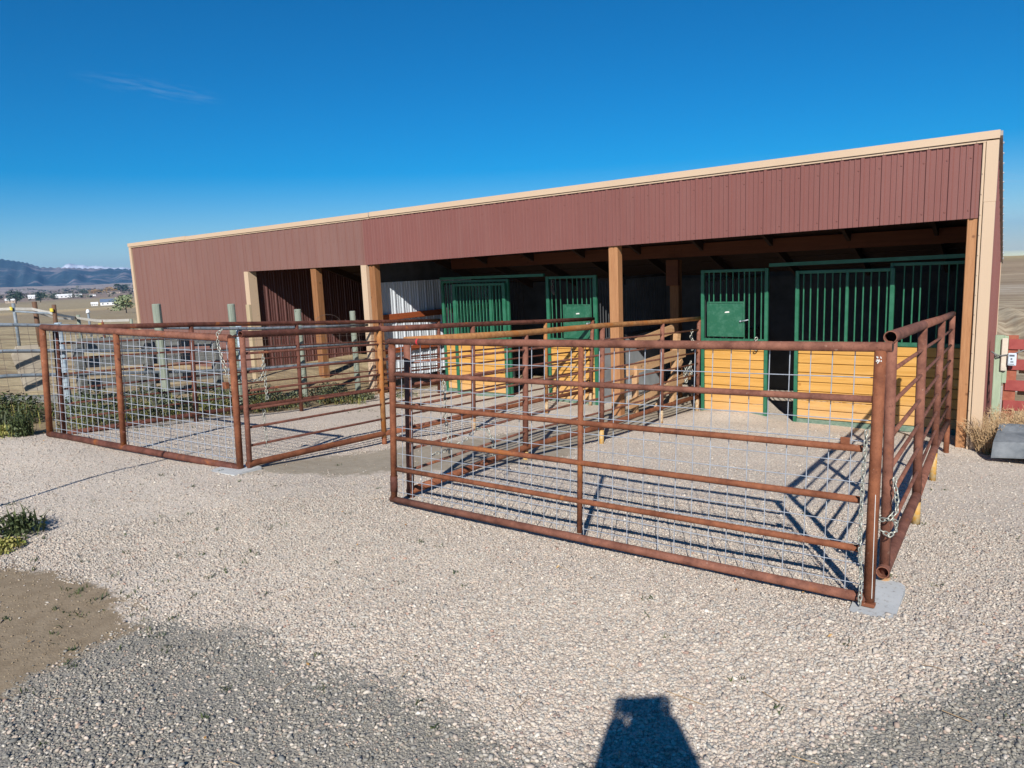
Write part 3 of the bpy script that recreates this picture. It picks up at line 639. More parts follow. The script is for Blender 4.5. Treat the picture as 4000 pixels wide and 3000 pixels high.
def panel(name, posts, label, mats, legs, feet, openend=False, rt=.0315, rung_r=.012, skip_first_leg=False, rungside=0, ends=(.02, .03)):
    """posts: [(bottom, top)...]  rails run through them; legs: foot z of each post"""
    b0, t0 = posts[0]
    th = thing(name, (b0[0], b0[1], legs[0]), label, 'fence panel', 'rusty pipe fence panels')
    T = [Vector(p[1]) for p in posts]; B = [Vector(p[0]) for p in posts]
    e0 = (T[0] - T[1]).normalized() * ends[0]; e1 = (T[-1] - T[-2]).normalized() * ends[1]
    def rail(P, nm, mt, r, op):
        mb = MB(); mh = MB(); pts = [P[0] + (P[0] - P[1]).normalized() * ends[0]] + P[1:-1] + [P[-1] + (P[-1] - P[-2]).normalized() * ends[1]]
        if op:
            open_pipe(mb, mh, pts[0], pts[1], r); mb.tube(pts[1:], r, 16)
        else: mb.tube(pts, r, 16)
        o = mb.build(nm, mt, th, True)
        if op: mh.build('bore', 'hole', o)
        return o
    rail(T, 'top_rail', mats[0], rt, openend); rail(B, 'bottom_rail', mats[1], rt, openend)
    for i, (b, t) in enumerate(zip(B, T)):
        d = (t - b).normalized()
        low = b + d * ((legs[i] - .04 - b.z) / d.z); mid = b - d * (rt + .012)
        top = t - d * (rt * .7)
        p = MB().tube([mid if feet[i] else low, top], .0305 if i or not openend else .0255, 14).build('post', mats[2] if i % 2 == 0 or len(mats) < 4 else mats[3], th, True)
        if feet[i]: MB().tube([low, mid], .0295, 14).build('foot', feet[i], p, True)
    for k_ in range(1, 7):
        f = k_ / 7; mb = MB(); pts = [B[i].lerp(T[i], f) for i in range(len(B))]
        pts[-1] = pts[-1] + (pts[-1] - pts[-2]).normalized() * (.035 if rungside else 0)
        mb.tube(pts, rung_r, 10); mb.build('rung', mats[4] if len(mats) > 4 else mats[2], th, True)
    return th

panA = panel('pipe_fence', [((-9.25, 3.72, .04), (-9.08, 3.72, 1.285)), ((-9.343, 5.44, -.056), (-9.22, 5.44, 1.173)), ((-9.592, 7.39, -.20), (-9.534, 7.39, 1.024)), ((-9.66, 9.26, -.335), (-9.60, 9.26, .890)), ((-9.58, 10.7, -.44), (-9.50, 10.7, .797))],
    'leftmost rusty pipe fence run going back along the weeds', ['rust_dark', 'rust_dark', 'rust_dark', 'rust_dark', 'rust_dark'], [.0, -.22, -.4, -.55, -.66], [None] * 5)
panB = panel('pipe_fence', [((-6.024, 3.99, .015), (-5.942, 3.99, 1.245)), ((-6.175, 5.89, -.104), (-6.139, 5.89, 1.119)), ((-6.177, 7.56, -.196), (-6.117, 7.56, 1.027)), ((-6.30, 9.54, -.320), (-6.27, 9.54, .901)), ((-6.22, 10.80, -.385), (-6.15, 10.80, .838))],
    'rusty pipe fence run going back from the right end of the left gate', ['rust_dark', 'rust', 'rust_red', 'rust_orange', 'rust_dark'], [-.06, -.23, -.42, -.58, -.64], [None, 'rust', 'paint_foot', 'paint_foot', 'paint_foot'], openend=True)
panC = panel('pipe_fence', [((-4.12, 4.18, -.02), (-4.05, 4.18, 1.215)), ((-4.40, 6.23, -.150), (-4.345, 6.23, 1.074)), ((-4.276, 7.67, -.198), (-4.235, 7.67, 1.024)), ((-4.36, 9.57, -.313), (-4.33, 9.57, .909)), ((-4.36, 10.92, -.378), (-4.33, 10.92, .848))],
    'pipe fence run with orange rusted top rail behind the left end of the right gate', ['rust_orange', 'rust', 'rust_red', 'rust_red', 'rust_red'], [-.07, -.31, -.43, -.58, -.66], ['rust', 'yellow_foot', 'yellow_foot', 'paint_foot', 'paint_foot'])
panR = panel('pipe_fence', [((-.602, 4.07, .11), (-.609, 4.07, 1.33)), ((-.666, 5.77, .017), (-.676, 5.77, 1.238)), ((-.767, 7.77, -.099), (-.757, 7.77, 1.121)), ((-.822, 9.50, -.185), (-.827, 9.50, 1.035))],
    'rightmost rusty pipe fence panel with open pipe ends running back to the barn corner', ['rust_red', 'rust_red', 'rust_red', 'rust_red', 'rust_red'], [.02, -.16, -.39, -.58], ['paint_foot', 'yellow_foot', 'yellow_foot', 'rust'], openend=True, rungside=1, ends=(.07, .03))

def wire_grid(mb, P, us, vs, r, nx=1):
    """P(u,v)->point; wires at the given u and v"""
    for u in us: mb.tube([P(u, 0), P(u, .5), P(u, 1)], r, 5, cap=False)
    for v in vs: mb.tube([P(t / 6, v) for t in range(7)], r, 5, cap=False)

def gate1():
    bl, tl, br, tr = Vector((-9.233, 3.57, .072)), Vector((-9.036, 3.57, 1.309)), Vector((-6.092, 3.93, -.017)), Vector((-6.02, 3.93, 1.216))
    th = thing('pipe_gate', (-9.2, 3.57, 0), 'left rusty pipe gate filled with square wire mesh and one middle post', 'gate', 'pipe gates')
    G = lambda u, v: (bl.lerp(br, u)).lerp(tl.lerp(tr, u), v)
    mh = MB(); mb = MB(); 
    e = (tr - tl).normalized()
    mb.tube([tl, G(.5, 1), tr - e * .02], .034, 16); mb.tube([tl - Vector((0, 0, .02)), tl], .034, 16); o = mb.build('top_rail', 'rust_red', th, True)
    mb = MB(); mb.tube([bl - e * .02, G(.5, 0), br + e * .02], .034, 16); mb.build('bottom_rail', 'rust_dark', th, True)
    MB().tube([bl, tl], .034, 16).build('end_post', 'rust', th, True)
    MB().tube([br - Vector((0, 0, .05)), tr], .032, 16).build('end_post', 'rust', th, True)
    u = .437
    d = MB().tube([G(u, .02), G(u, .98)], .030, 14).build('divider', 'rust', th, True)
    for v in (.14, .31, .48, .62, .77, .90):
        p = G(u, v); MB().tube([p + Vector((.02, -.005, 0)), p + Vector((.045, -.01, 0))], .011, 8).build('stub', 'rust_dark', d, True)
    mb = MB(); off = Vector((-.01, .045, 0))
    L = 3.05; us = [(.06 + .099 * i) / L for i in range(31)]; vs = [.05 + .083 * i for i in range(12)]
    wire_grid(mb, lambda a, b: G(a, b) + off, [u_ for u_ in us if u_ < .985], vs, .0036)
    mb.build('wire_mesh', 'galv', th, True)
    MB().box(-6.20, -6.14, 3.90, 3.94, .74, .80, .004).build('latch_plate', 'rust', th)
gate1()

def gate2():
    bl, tl, br, tr = Vector((-4.006, 3.88, .012)), Vector((-3.918, 3.88, 1.243)), Vector((-.612, 3.71, .085)), Vector((-.600, 3.71, 1.318))
    th = thing('pipe_gate', (-4.0, 3.88, -.03), 'right rusty pipe gate with four middle rails over galvanised wire mesh', 'gate', 'pipe gates')
    G = lambda u, v: (bl.lerp(br, u)).lerp(tl.lerp(tr, u), v)
    ex = (tr - tl).normalized()
    o = MB().tube([tl - ex * .035, G(.3, 1), G(.6, 1), tr + ex * .05], .0232, 18).build('top_rail', 'rust_red', th, True)
    # red band of tape round the top rail
    p = G(.083, 1); MB().tube([p, p + ex * .016], .0240, 18, cap=False).build('tape_band', 'red_tape', o, True)
    q = tr + ex * .0505; mh = MB(); a = ex.orthogonal().normalized(); b = ex.cross(a)
    mh.add([q + (a * math.cos(t * math.pi / 8) + b * math.sin(t * math.pi / 8)) * .0175 for t in range(16)], [tuple(range(16))]); mh.build('bore', 'hole', o)
    MB().tube([bl - ex * .03, G(.5, 0), br + ex * .0], .0245, 16).build('bottom_rail', 'rust_red', th, True)
    e = MB().tube([bl, tl - Vector((0, 0, .02))], .0245, 16).build('end_post', 'rust', th, True)
    MB().tube([G(0, .755), G(0, .965)], .0285, 16).build('hinge_sleeve', 'rust_red', e, True)
    MB().tube([G(0, .055), G(0, .155)], .0285, 16).build('hinge_sleeve', 'rust_dark', e, True)
    e = MB().tube([br - Vector((0, 0, .012)), tr - Vector((0, 0, .015))], .0265, 18).build('end_post', 'rust', th, True)
    dr = MB(); rg = random.Random(2)
    for (z0, z1, a) in [(.10, .62, -1.15)]:
        pts = [Vector((-.606 + (.0267) * math.cos(a), 3.71 + (.0267) * math.sin(a), z0 + (z1 - z0) * t)) for t in (0, .3, .6, 1)]
        dr.tube(pts, .0016, 5)
    for i in range(16):
        a = rg.uniform(-2.0, -1.2); z = 1.28 - abs(rg.gauss(0, .02)); dr.tube([(-.602 + (.0271) * math.cos(a), 3.71 + (.0271) * math.sin(a), z), (-.602 + (.0271) * math.cos(a), 3.71 + (.0271) * math.sin(a), z - .006)], .0022, 5)
    dr.build('paint_drip', 'white_paint', e)
    MB().box(-.640, -.580, 3.672, 3.715, .056, .074, .004).build('foot_plate', 'rust', th)
    MB().tube([G(.505, .03), G(.505, .985)], .0170, 16).build('divider', 'rust', th, True)
    mb = None
    for i, v in enumerate((.80, .605, .40, .20)):
        end = .992 if i == 0 else .983
        r_ = MB().tube([G(.012, v), G(.25, v), G(.5, v) - Vector((0, .004, 0)), G(.75, v), G(end, v)], .0170, 14).build('rail', 'rust' if i else 'rust_red', th, True)
        if i == 1:
            m = MB(); c = G(.966, v) + Vector((0, 0, .014)); m.box(c.x - .045, c.x - .002, c.y - .006, c.y + .006, c.z, c.z + .035, .003); m.build('latch_tab', 'rust', r_)
    mb = MB(); off = Vector((0, .027, 0)); L = 3.4
    us = [.022 + .1035 * i / L * 1.0 for i in range(33)]; us = [u_ for u_ in us if u_ < .983]
    vs = [.035, .115, .20 - .035, .255, .33, .375, .46, .555, .64, .72, .775, .875]
    vs = [.045 + .0835 * i for i in range(11)]
    wire_grid(mb, lambda a_, b_: G(a_, b_) + off, us, vs, .0027)
    mb.build('wire_mesh', 'galv', th, True)
gate2()

# concrete pavers under the gate ends
def paver(P, z, label, h=.05):
    m = MB(); n = len(P)
    m.add([(x, y, z) for x, y in P] + [(x, y, z - h) for x, y in P], [tuple(range(n)), tuple(range(2 * n - 1, n - 1, -1))] + [(i, n + i, n + (i + 1) % n, (i + 1) % n) for i in range(n)])
    return solo(m, 'concrete_paver', 'conc', label, 'paver', 'concrete pavers under the gates', loc=(P[0][0], P[0][1], z - h))
paver(PAV1, .052, 'square grey concrete paver under the latch end of the right gate')
paver(PAV2, -.022, 'pale concrete paver half buried under the right end of the left gate')

# chains
chain([(-.640, 3.665, .93), (-.648, 3.66, .7), (-.652, 3.66, .4), (-.640, 3.66, .2), (-.642, 3.655, .07)], 'long galvanised chain hanging down the latch post of the right gate', pitch=.0235, wd=.0085, ln=.034, wr=.0034)
chain([(-.565, 4.02, .62), (-.548, 4.01, .50), (-.545, 3.99, .46), (-.575, 3.965, .415), (-.62, 3.985, .40), (-.64, 4.04, .395), (-.60, 4.11, .385), (-.56, 4.08, .37), (-.545, 4.0, .35), (-.57, 3.97, .33), (-.62, 3.99, .345)], 'chain wrapped low round the first post of the rightmost panel', pitch=.0245, wd=.0095, ln=.035, wr=.0036)
chain([(-6.10, 3.90, 1.30), (-6.16, 3.885, 1.26), (-6.165, 3.88, 1.16), (-6.12, 3.88, 1.02), (-6.09, 3.88, .95), (-6.075, 3.885, .86)], 'chain looped over the top rail of the left gate near its right end', pitch=.031, wd=.0115, wr=.0042)
chain([(-6.10, 3.96, .82), (-6.0, 4.06, .80), (-5.99, 4.18, .80), (-5.985, 4.22, .95), (-5.985, 4.22, 1.02), (-5.99, 4.23, .90), (-5.985, 4.22, .72), (-5.98, 4.22, .60)], 'pale chain knotted on the panel just behind the left gate', pitch=.031, wd=.0115, wr=.0042)
chain([(-6.02, 4.2, .50), (-6.03, 4.2, .38), (-6.02, 4.2, .25), (-6.03, 4.2, .13)], 'short pale chain hanging low on the panel behind the left gate', pitch=.031, wd=.0115, wr=.0042)
chain([(-4.10, 4.60, .93), (-4.13, 4.66, .86), (-4.11, 4.66, .75), (-4.12, 4.66, .5), (-4.10, 4.66, .30), (-4.10, 4.66, .18)], 'pale chain hanging long behind the hinge end of the right gate', pitch=.034, wd=.013, wr=.0045)
chain([(-4.16, 4.50, .20), (-4.1, 4.62, .22), (-4.0, 4.72, .28), (-3.93, 4.85, .38), (-3.86, 4.9, .37), (-3.80, 4.9, .27), (-3.80, 4.9, .14)], 'pale chain looped low inside the pen behind the right gate', pitch=.034, wd=.013, wr=.0045)
chain([(-4.42, 10.86, .68), (-4.43, 10.84, .56), (-4.36, 10.83, .44), (-4.42, 10.84, .36)], 'chain tied to the far top end of the orange railed panel', pitch=.045, wd=.02, wr=.008, ln=.055)
chain([(-4.50, 10.80, .12), (-4.52, 10.80, -.05), (-4.50, 10.8, -.15), (-4.45, 10.8, .08), (-4.42, 10.8, .18), (-4.41, 10.8, -.02)], 'chain hanging halfway down the far end of the orange railed panel', pitch=.045, wd=.02, wr=.008, ln=.055)
chain([(-3.42, 10.86, .58), (-3.45, 10.85, .49), (-3.40, 10.85, .44), (-3.44, 10.85, .39)], 'small chain hanging on the green rail beside the open doorway', pitch=.045, wd=.02, wr=.008, ln=.055)
chain([(-6.97, 10.89, 1.50), (-6.98, 10.88, 1.36), (-6.95, 10.88, 1.26), (-6.99, 10.88, 1.34)], 'dark chain hooked on the top of the bars above the left feed hatch', 'oldwire', pitch=.045, wd=.02, wr=.008, ln=.055)

# ------------------------------------------------------------------ the barn
YF = 9.8; YB = 13.8
XL, XR, XS = -19.03, -.505, -10.45
def z_top(x): return 2.992 + (x - XR) * (2.992 - 2.747) / (XR - XL)
def z_open(x): return interp(x, [-14.2, -10.44, -.644], [1.897, 1.907, 2.076])
barn = thing('horse_barn', (-9.8, YF, -.5), 'long low maroon metal horse barn with tan trim and open front bays', 'barn')
def corr(x0, x1, zb, zt, major=.2286, old=False):
    """ribbed sheet along x: profile offsets toward -y"""
    P = []
    x = x1
    if not old:
        prof = [(0, 0), (.012, .017), (.042, .017), (.054, 0), (.094, 0), (.101, .008), (.113, .008), (.120, 0), (.154, 0), (.161, .008), (.173, .008), (.180, 0)]
    else:
        prof = [(0, 0), (.006, .014), (.024, .014), (.032, 0), (.075, 0), (.080, .0022), (.090, .0022), (.095, 0), (.15, 0), (.155, .0022), (.165, .0022), (.170, 0)]
    k_ = 0
    while True:
        done = False
        for a, b in prof:
            xx = x1 - .03 - k_ * major - a
            if xx < x0: done = True; break
            P.append((xx, b))
        if done: break
        k_ += 1
    P = [(x1, 0)] + P + [(x0, 0)]
    m = MB(); V = []
    for xx, b in P:
        V.append((xx, YF - b, zb(xx))); V.append((xx, YF - b, zt(xx)))
    F = [(2 * i + 1, 2 * i, 2 * i + 2, 2 * i + 3) for i in range(len(P) - 1)]
    m.add(V, F)
    n = len(V)  # back face
    m.add([(x0, YF + .006, zb(x0)), (x1, YF + .006, zb(x1)), (x1, YF + .006, zt(x1)), (x0, YF + .006, zt(x0))], [(0, 1, 2, 3)])
    m.add([(x0, YF, zb(x0)), (x1, YF, zb(x1)), (x1, YF + .006, zb(x1)), (x0, YF + .006, zb(x0))], [(0, 1, 2, 3)])
    return m
def screws(m, x0, x1, zs, step, rr=.011, y=YF, off=.05):
    x = x1 - off
    while x > x0 + .02:
        for zf in zs:
            c = Vector((x, y, zf(x))); n = 6
            V = [c + Vector((rr * math.cos(2 * math.pi * t / n), -.001, rr * math.sin(2 * math.pi * t / n))) for t in range(n)] + [c + Vector((rr * .6 * math.cos(2 * math.pi * t / n), -.007, rr * .6 * math.sin(2 * math.pi * t / n))) for t in range(n)]
            m.add(V, [(t, n + t, n + (t + 1) % n, (t + 1) % n) for t in range(n)] + [tuple(range(n, 2 * n))])
        x -= step
zt = lambda x: z_top(x) - .10
m = corr(XS, -.655, z_open, zt)
screws(m, XS, -.655, [lambda x: z_open(x) + .09, lambda x: z_open(x) + .09 + (z_top(x) - z_open(x)) * .62], .2286, off=.10)
screws(m, XS, -.655, [lambda x: z_open(x) + .09], .6858, off=.14)
o = m.build('front_siding', 'maroon', barn); tag(o, 'newer maroon ribbed header siding')
m = corr(XS - 3.75, XS, z_open, zt, .2286, True)
screws(m, XS - 3.75, XS, [lambda x: z_open(x) + .05, lambda x: z_open(x) + .48, lambda x: z_top(x) - .20], .2286, off=.17)
o = m.build('front_siding', 'maroon_old', barn); tag(o, 'faded maroon siding over the old bay')
zb0 = lambda x: -.85
m = corr(XL + .10, XS - 3.75, zb0, zt, .2286, True)
screws(m, XL + .1, XS - 3.75, [lambda x: z_top(x) - .20, lambda x: 1.62, lambda x: .62, lambda x: 1.95], .2286, off=.17)
screws(m, -16.1, -14.4, [lambda x: .30, lambda x: .18], .2286, off=.2)
o = m.build('front_siding', 'maroon_old', barn); tag(o, 'faded maroon full height wall at the left')
# roof-edge trim
def strip(m, x0, x1, za, zb, y0, y1):
    m.add([(x0, y0, za(x0)), (x1, y0, za(x1)), (x1, y1, za(x1)), (x0, y1, za(x0)), (x0, y0, zb(x0)), (x1, y0, zb(x1)), (x1, y1, zb(x1)), (x0, y1, zb(x0))],
          [(0, 3, 2, 1), (4, 5, 6, 7), (0, 1, 5, 4), (1, 2, 6, 5), (2, 3, 7, 6), (3, 0, 4, 7)])
m = MB()
for a, b, dz in ((-10.22, XR + .01, 0), (-16.4, -10.25, -.004), (XL - .01, -16.38, .004)):
    strip(m, a, b, lambda x: z_top(x) - .085 + dz, lambda x: z_top(x) + dz, YF - .045 - dz, YF + .05)
    strip(m, a, b if b < -1 else b - .12, lambda x: z_top(x) - .112 + dz, lambda x: z_top(x) - .090 + dz, YF - .026 - dz, YF - .004)
screws(m, XL, XR - .15, [lambda x: z_top(x) - .101], .46, .006, YF - .026)
m.build('roof_trim', 'tan', barn)
# right corner trim: face on the front, return on the side, two lengths, raised lip
m = MB()
def post_trim(m, xa, xb, za, zb, yf=YF - .035):
    m.box(xa, xb, yf, YF + .03, za, zb, .004)
post_trim(m, -.617, -.500, 2.24, z_top(-.55) - .10); post_trim(m, -.615, -.502, -.75, 2.243, YF - .033)
m.box(-.648, -.622, YF - .025, YF + .004, -.75, z_top(-.6) - .112, .004)
for i in range(14):
    z = 2.55 - i * .22; m.tube([(-.635, YF - .034, z), (-.635, YF - .024, z)], .006, 6)
o = m.build('corner_trim', 'tan', barn); tag(o, 'wide tan corner trim at the right end')
m = MB(); m.box(XL - .005, XL + .085, YF - .035, YF + .03, -.85, z_top(XL) - .09, .004); m.build('corner_trim', 'tan', barn)
# jamb trims of the old bay
for xa, xb in ((-14.26, -14.12), (-10.56, -10.42)):
    m = MB(); m.box(xa, xa + .10, YF - .03, YF + .02, -.8, z_open(xa) - .002, .003)
    m.box(xa + .102, xb, YF - .028, YF + .19, -.8, z_open(xa) - .003, .003)
    for i in range(9): m.tube([(xb + .003, YF + .12, 1.75 - i * .27), (xb + .008, YF + .12, 1.75 - i * .27)], .006, 6)
    m.build('jamb_trim', 'tan', barn)
# posts
def wpost(x0, x1, y0, y1, z1, mat='post_wood', lab=None):
    o = MB().box(x0, x1, y0, y1, -.95, z1, .006).build('support_post', mat, barn)
    if lab: o['label'] = lab
    return o
wpost(-5.30, -5.15, YF + .03, YF + .18, 2.10, 'post_wood')
wpost(-12.10, -11.94, YF + .03, YF + .19, 2.05, 'post_wood_dark')
wpost(-10.415, -10.27, YF + .04, YF + .19, 2.1, 'post_wood_dark')
wpost(-.76, -.652, YF + .012, YF + .13, 2.5, 'post_wood', 'knotty light brown corner post')
wpost(-5.34, -5.18, 12.12, 12.28, 1.76, 'post_wood_dark')
MB().box(-5.37, -5.15, 12.03, 12.115, 1.32, 1.76, .004).build('post_bracket', 'beam_wood', barn)
wpost(-.80, -.66, 12.12, 12.28, 1.85, 'post_wood_dark')
# header plank behind the siding and the long beam inside
m = MB(); strip(m, -14.1, -.66, lambda x: z_open(x) + .03, lambda x: z_open(x) + .30, YF + .21, YF + .25); m.build('header_plank', 'beam_wood', barn)
m = MB(); strip(m, -10.3, -.66, lambda x: 1.758 + (x + 10.3) * .008, lambda x: 1.975 + (x + 10.3) * .008, 12.11, 12.29)
for bx in (-5.35, -5.25, -5.12):
    for bz in (1.84, 1.93): m.tube([(bx, 12.095, bz), (bx, 12.11, bz)], .018, 6)
m.build('beam', 'beam_wood', barn)
# roof shell and rafters
zr = lambda y, x: z_top(x) - .03 - (y - YF) * .345
m = MB()
V = [(XL - .03, YF - .04, z_top(XL) - .012), (XR + .035, YF - .04, z_top(XR) - .012), (XR - .065, YB + .12, zr(YB + .12, XR)), (XL - .03, YB + .12, zr(YB + .12, XL))]
V += [(a, b, c - .05) for a, b, c in V]
m.add(V, [(0, 1, 2, 3), (7, 6, 5, 4), (0, 4, 5, 1), (1, 5, 6, 2), (2, 6, 7, 3), (3, 7, 4, 0)]); rf = m.build('roof', 'roofmetal', barn)
m = MB()
for i in range(16):
    y = YF + .1 + i * .25; z = zr(y, XR) - .062; m.tube([(XR + .036 - (y - YF) * .025, y, z), (XR + .048 - (y - YF) * .025, y, z)], .012, 6)
m.build('side_screw', 'galv', rf)
for i in range(16):
    x = -1.3 - i * 1.15
    MB().beam((x, YF + .26, zr(YF + .26, x) - .13), (x, YB - .02, zr(YB, x) - .13), .05, .15).build('rafter', 'rafter_wood', rf)
m = MB()
for y in np.arange(YF + .5, YB - .2, .55): strip(m, XL + .1, XR - .1, lambda x: zr(y, x) - .085, lambda x: zr(y, x) - .064, y, y + .12)
m.build('purlin', 'rafter_wood', rf)
# right side wall (ribbed), rear wall, left wall
m = MB(); V = []; ys = []
y = YF + .03
while y < YB:
    for a, b in [(0, 0), (.012, .015), (.042, .015), (.054, 0), (.2, 0)]: ys.append((y + a, b))
    y += .2286
ys = [q for q in ys if q[0] < YB]
for y, b in ys:
    xw = -.520 - (y - YF) * .022 + b
    V.append((xw, y, -.9)); V.append((xw, y, zr(y, XR) - .06))
m.add(V, [(2 * i, 2 * i + 2, 2 * i + 3, 2 * i + 1) for i in range(len(ys) - 1)])
V = [(v[0] - .03 - ys[i // 2][1], v[1], v[2]) for i, v in enumerate(V)]
m.add(V, [(2 * i + 1, 2 * i + 3, 2 * i + 2, 2 * i) for i in range(len(ys) - 1)])
m.build('side_wall', 'maroon', barn)
MB().box(-.625, -.585, YB - .04, YB + .03, -.9, zr(YB, XR) - .07, .004).build('corner_trim', 'tan', barn)
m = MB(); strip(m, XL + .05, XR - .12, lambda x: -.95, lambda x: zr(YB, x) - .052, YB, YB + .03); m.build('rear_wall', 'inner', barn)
m = MB(); V = [(XL, YF + .06, zr(YF + .06, XL) - .054), (XR - .03, YF + .06, zr(YF + .06, XR) - .054), (XR - .12, YB, zr(YB, XR) - .054), (XL, YB, zr(YB, XL) - .054)]
m.add(V + [(a, b, c - .008) for a, b, c in V], [(0, 1, 2, 3), (7, 6, 5, 4)]); m.build('dark_shade_sheet', 'rafter_wood', rf)  # dark sheet added under the roof to deepen the shade there
m = MB(); V = [(XL + .03, YF + .03, -.95), (XL + .03, YB, -.95), (XL + .03, YB, zr(YB, XL) - .07), (XL + .03, YF + .03, zr(YF, XL) - .07)]
m.add(V + [(a + .03, b, c) for a, b, c in V], [(0, 1, 2, 3), (7, 6, 5, 4), (0, 4, 5, 1), (1, 5, 6, 2), (2, 6, 7, 3), (3, 7, 4, 0)]); m.build('left_wall', 'maroon_old', barn)
# inner cross walls: ribbed sheet facing +x
def cross_wall(x, z0, top, mat, name='cross_wall', y0=YF + .20, y1=YB - .01, pitch=.2286, h=.018, minor=True):
    m = MB(); P = [(y0, 0)]; y = y0 + .05
    prof = [(0, 0), (.012, h), (.042, h), (.054, 0)] + ([(.10, 0), (.105, h * .35), (.115, h * .35), (.12, 0), (.165, 0), (.17, h * .35), (.18, h * .35), (.185, 0)] if minor else [])
    while y < y1 - .2:
        for a, b in prof: P.append((y + a, b))
        y += pitch
    P.append((y1, 0)); V = []
    for yy, b in P: V.append((x + b, yy, z0)); V.append((x + b, yy, top(yy)))
    m.add(V, [(2 * i, 2 * i + 2, 2 * i + 3, 2 * i + 1) for i in range(len(P) - 1)])
    V = [(x - .03, yy, z) for (a, yy, z) in V]; m.add(V, [(2 * i + 1, 2 * i + 3, 2 * i + 2, 2 * i) for i in range(len(P) - 1)])
    return m.build(name, mat, barn)
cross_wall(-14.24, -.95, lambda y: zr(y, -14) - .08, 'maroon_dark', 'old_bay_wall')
cw = cross_wall(-10.50, -.38, lambda y: 1.56, 'white_metal', 'white_wall', YF + .22, YB - .02, .2286, .02)
MB().box(-10.53, -10.505, YF + .2, YB - .02, 1.562, 1.63).build('top_board', 'inner', cw)
for z, t in ((.82, .115), (.16, .10)):
    MB().box(-10.475, -10.43, YF + .22, YB - .05, z, z + t, .004).build('girt', 'girt_wood', cw)
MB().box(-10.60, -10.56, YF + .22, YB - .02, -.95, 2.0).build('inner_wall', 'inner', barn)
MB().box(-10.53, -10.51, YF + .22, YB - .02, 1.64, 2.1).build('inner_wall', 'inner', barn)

# ------------------------------------------------------------------ stall fronts
YS = 10.95
def boards(m, x0, x1, z0, z1, y, n=8, th=.022):
    h = (z1 - z0) / n
    for i in range(n): m.box(x0, x1, y, y + th, z0 + i * h + .0035, z0 + (i + 1) * h - .0035, .008)
def stall(name, label, cat, x0, x1, ztop, zrail, zbot, y, bars, posts=(.05, .05), feed=None, grp='green barred stall fronts', boardx=None, bar_r=.0105, braces=(), toprail=True, dusty='green_dusty'):
    t = thing(name, ((x0 + x1) / 2, y, zbot), label, cat, grp)
    m = MB(); m.box(x0, x0 + posts[0], y - .025, y + .025, zbot - .03, ztop, .004); m.build('frame_post', 'green', t)
    m = MB(); m.box(x1 - posts[1], x1, y - .025, y + .025, zbot - .03, ztop, .004); m.build('frame_post', 'green', t)
    for b in braces: MB().box(b - .02, b + .02, y - .022, y + .022, zrail, ztop - .04, .004).build('frame_post', 'green', t)
    a, c = x0 + posts[0] + .001, x1 - posts[1] - .001
    if toprail: MB().box(a, c, y - .022, y + .022, ztop - .045, ztop - .002, .004).build('top_rail', 'green', t)
    MB().box(a, c, y - .027, y + .023, zrail - .035, zrail + .02, .004).build('middle_rail', 'green_worn', t)
    MB().box(a, c, y - .026, y + .022, zbot, zbot + .075, .004).build('bottom_rail', dusty, t)
    m = MB()
    for bx in bars:
        if a + .015 < bx < c - .015: m.tube([(bx, y, zrail + .02), (bx, y, ztop - .045)], bar_r, 8, cap=False)
    m.build('bars', 'green', t, True)
    m = MB(); bx = boardx or (a, c); boards(m, bx[0], bx[1], zbot + .077, zrail - .037, y - .010); m.build('boards', 'yellow', t)
    if feed:
        fx0, fx1, fz0, fz1, br = feed
        m = MB(); m.box(fx0, fx1, y - .040, y - .028, fz0, fz1, .003)
        fd = m.build('feed_hatch', 'green_worn', t); m = MB(); b = .022
        for q in ((fx0, fx0 + b, fz0, fz1), (fx1 - b, fx1, fz0, fz1), (fx0 + b + .001, fx1 - b - .001, fz1 - b, fz1), (fx0 + b + .001, fx1 - b - .001, fz0, fz0 + b)):
            m.box(q[0], q[1], y - .050, y - .042, q[2], q[3], .002)
        m.build('hatch_frame', 'green_worn', fd)
        m = MB(); m.tube([(fx1 - .03, y - .06, fz0 + (fz1 - fz0) * .45), (fx1 + .07, y - .055, fz0 + (fz1 - fz0) * .49)], .009, 8); m.tube([(fx1 - .05, y - .052, fz0 + (fz1 - fz0) * .45), (fx1 - .05, y - .07, fz0 + (fz1 - fz0) * .45)], .014, 8)
        m.build('handle', 'galv', fd, True)
        sc_ = MB(); cx = (fx0 + fx1) / 2
        sc_.add([(cx - .01, y - .0415, fz1 - .17), (cx + .06, y - .0415, fz1 - .165), (cx + .055, y - .0415, fz1 - .145), (cx + .01, y - .0415, fz1 - .148), (cx - .01, y - .0415, fz1 - .155)], [(0, 1, 2, 3, 4)])
        sc_.build('scratch', 'white_paint', fd)
    return t
RB = [1.033 * v for v in (-4.047, -3.977, -3.873, -3.785, -3.69, -3.604, -3.522, -3.452, -3.368, -3.278)]
stall('stall_front', 'fixed green barred stall panel with a feed hatch, left of the right doorway', 'stall panel', -4.305, -3.285, 1.587, .524, -.655, YS, RB, (.05, .05), (-4.195, -3.625, .575, 1.105, 1))
DB = [-2.778, -2.684, -2.588, -2.495, -2.395, -2.298, -2.10, -2.005, -1.91, -1.812, -1.714]
stall('stall_door', 'wide green barred sliding door over honey boards, right of the right doorway', 'stall door', -2.887, -1.622, 1.535, .524, -.665, YS - .055, DB, (.05, .055), None, 'sliding stall doors', braces=(-2.205,))
stall('stall_front', 'green barred stall panel against the barn corner at the far right', 'stall panel', -1.690, -.69, 1.60, .524, -.66, YS, [-1.522, -1.418, -1.33, -1.226, -1.124, -1.017, -.925, -.80], (.04, .06), None)
LB = [-9.50, -9.43, -9.36] + [-9.23 + .078 * i for i in range(17)]
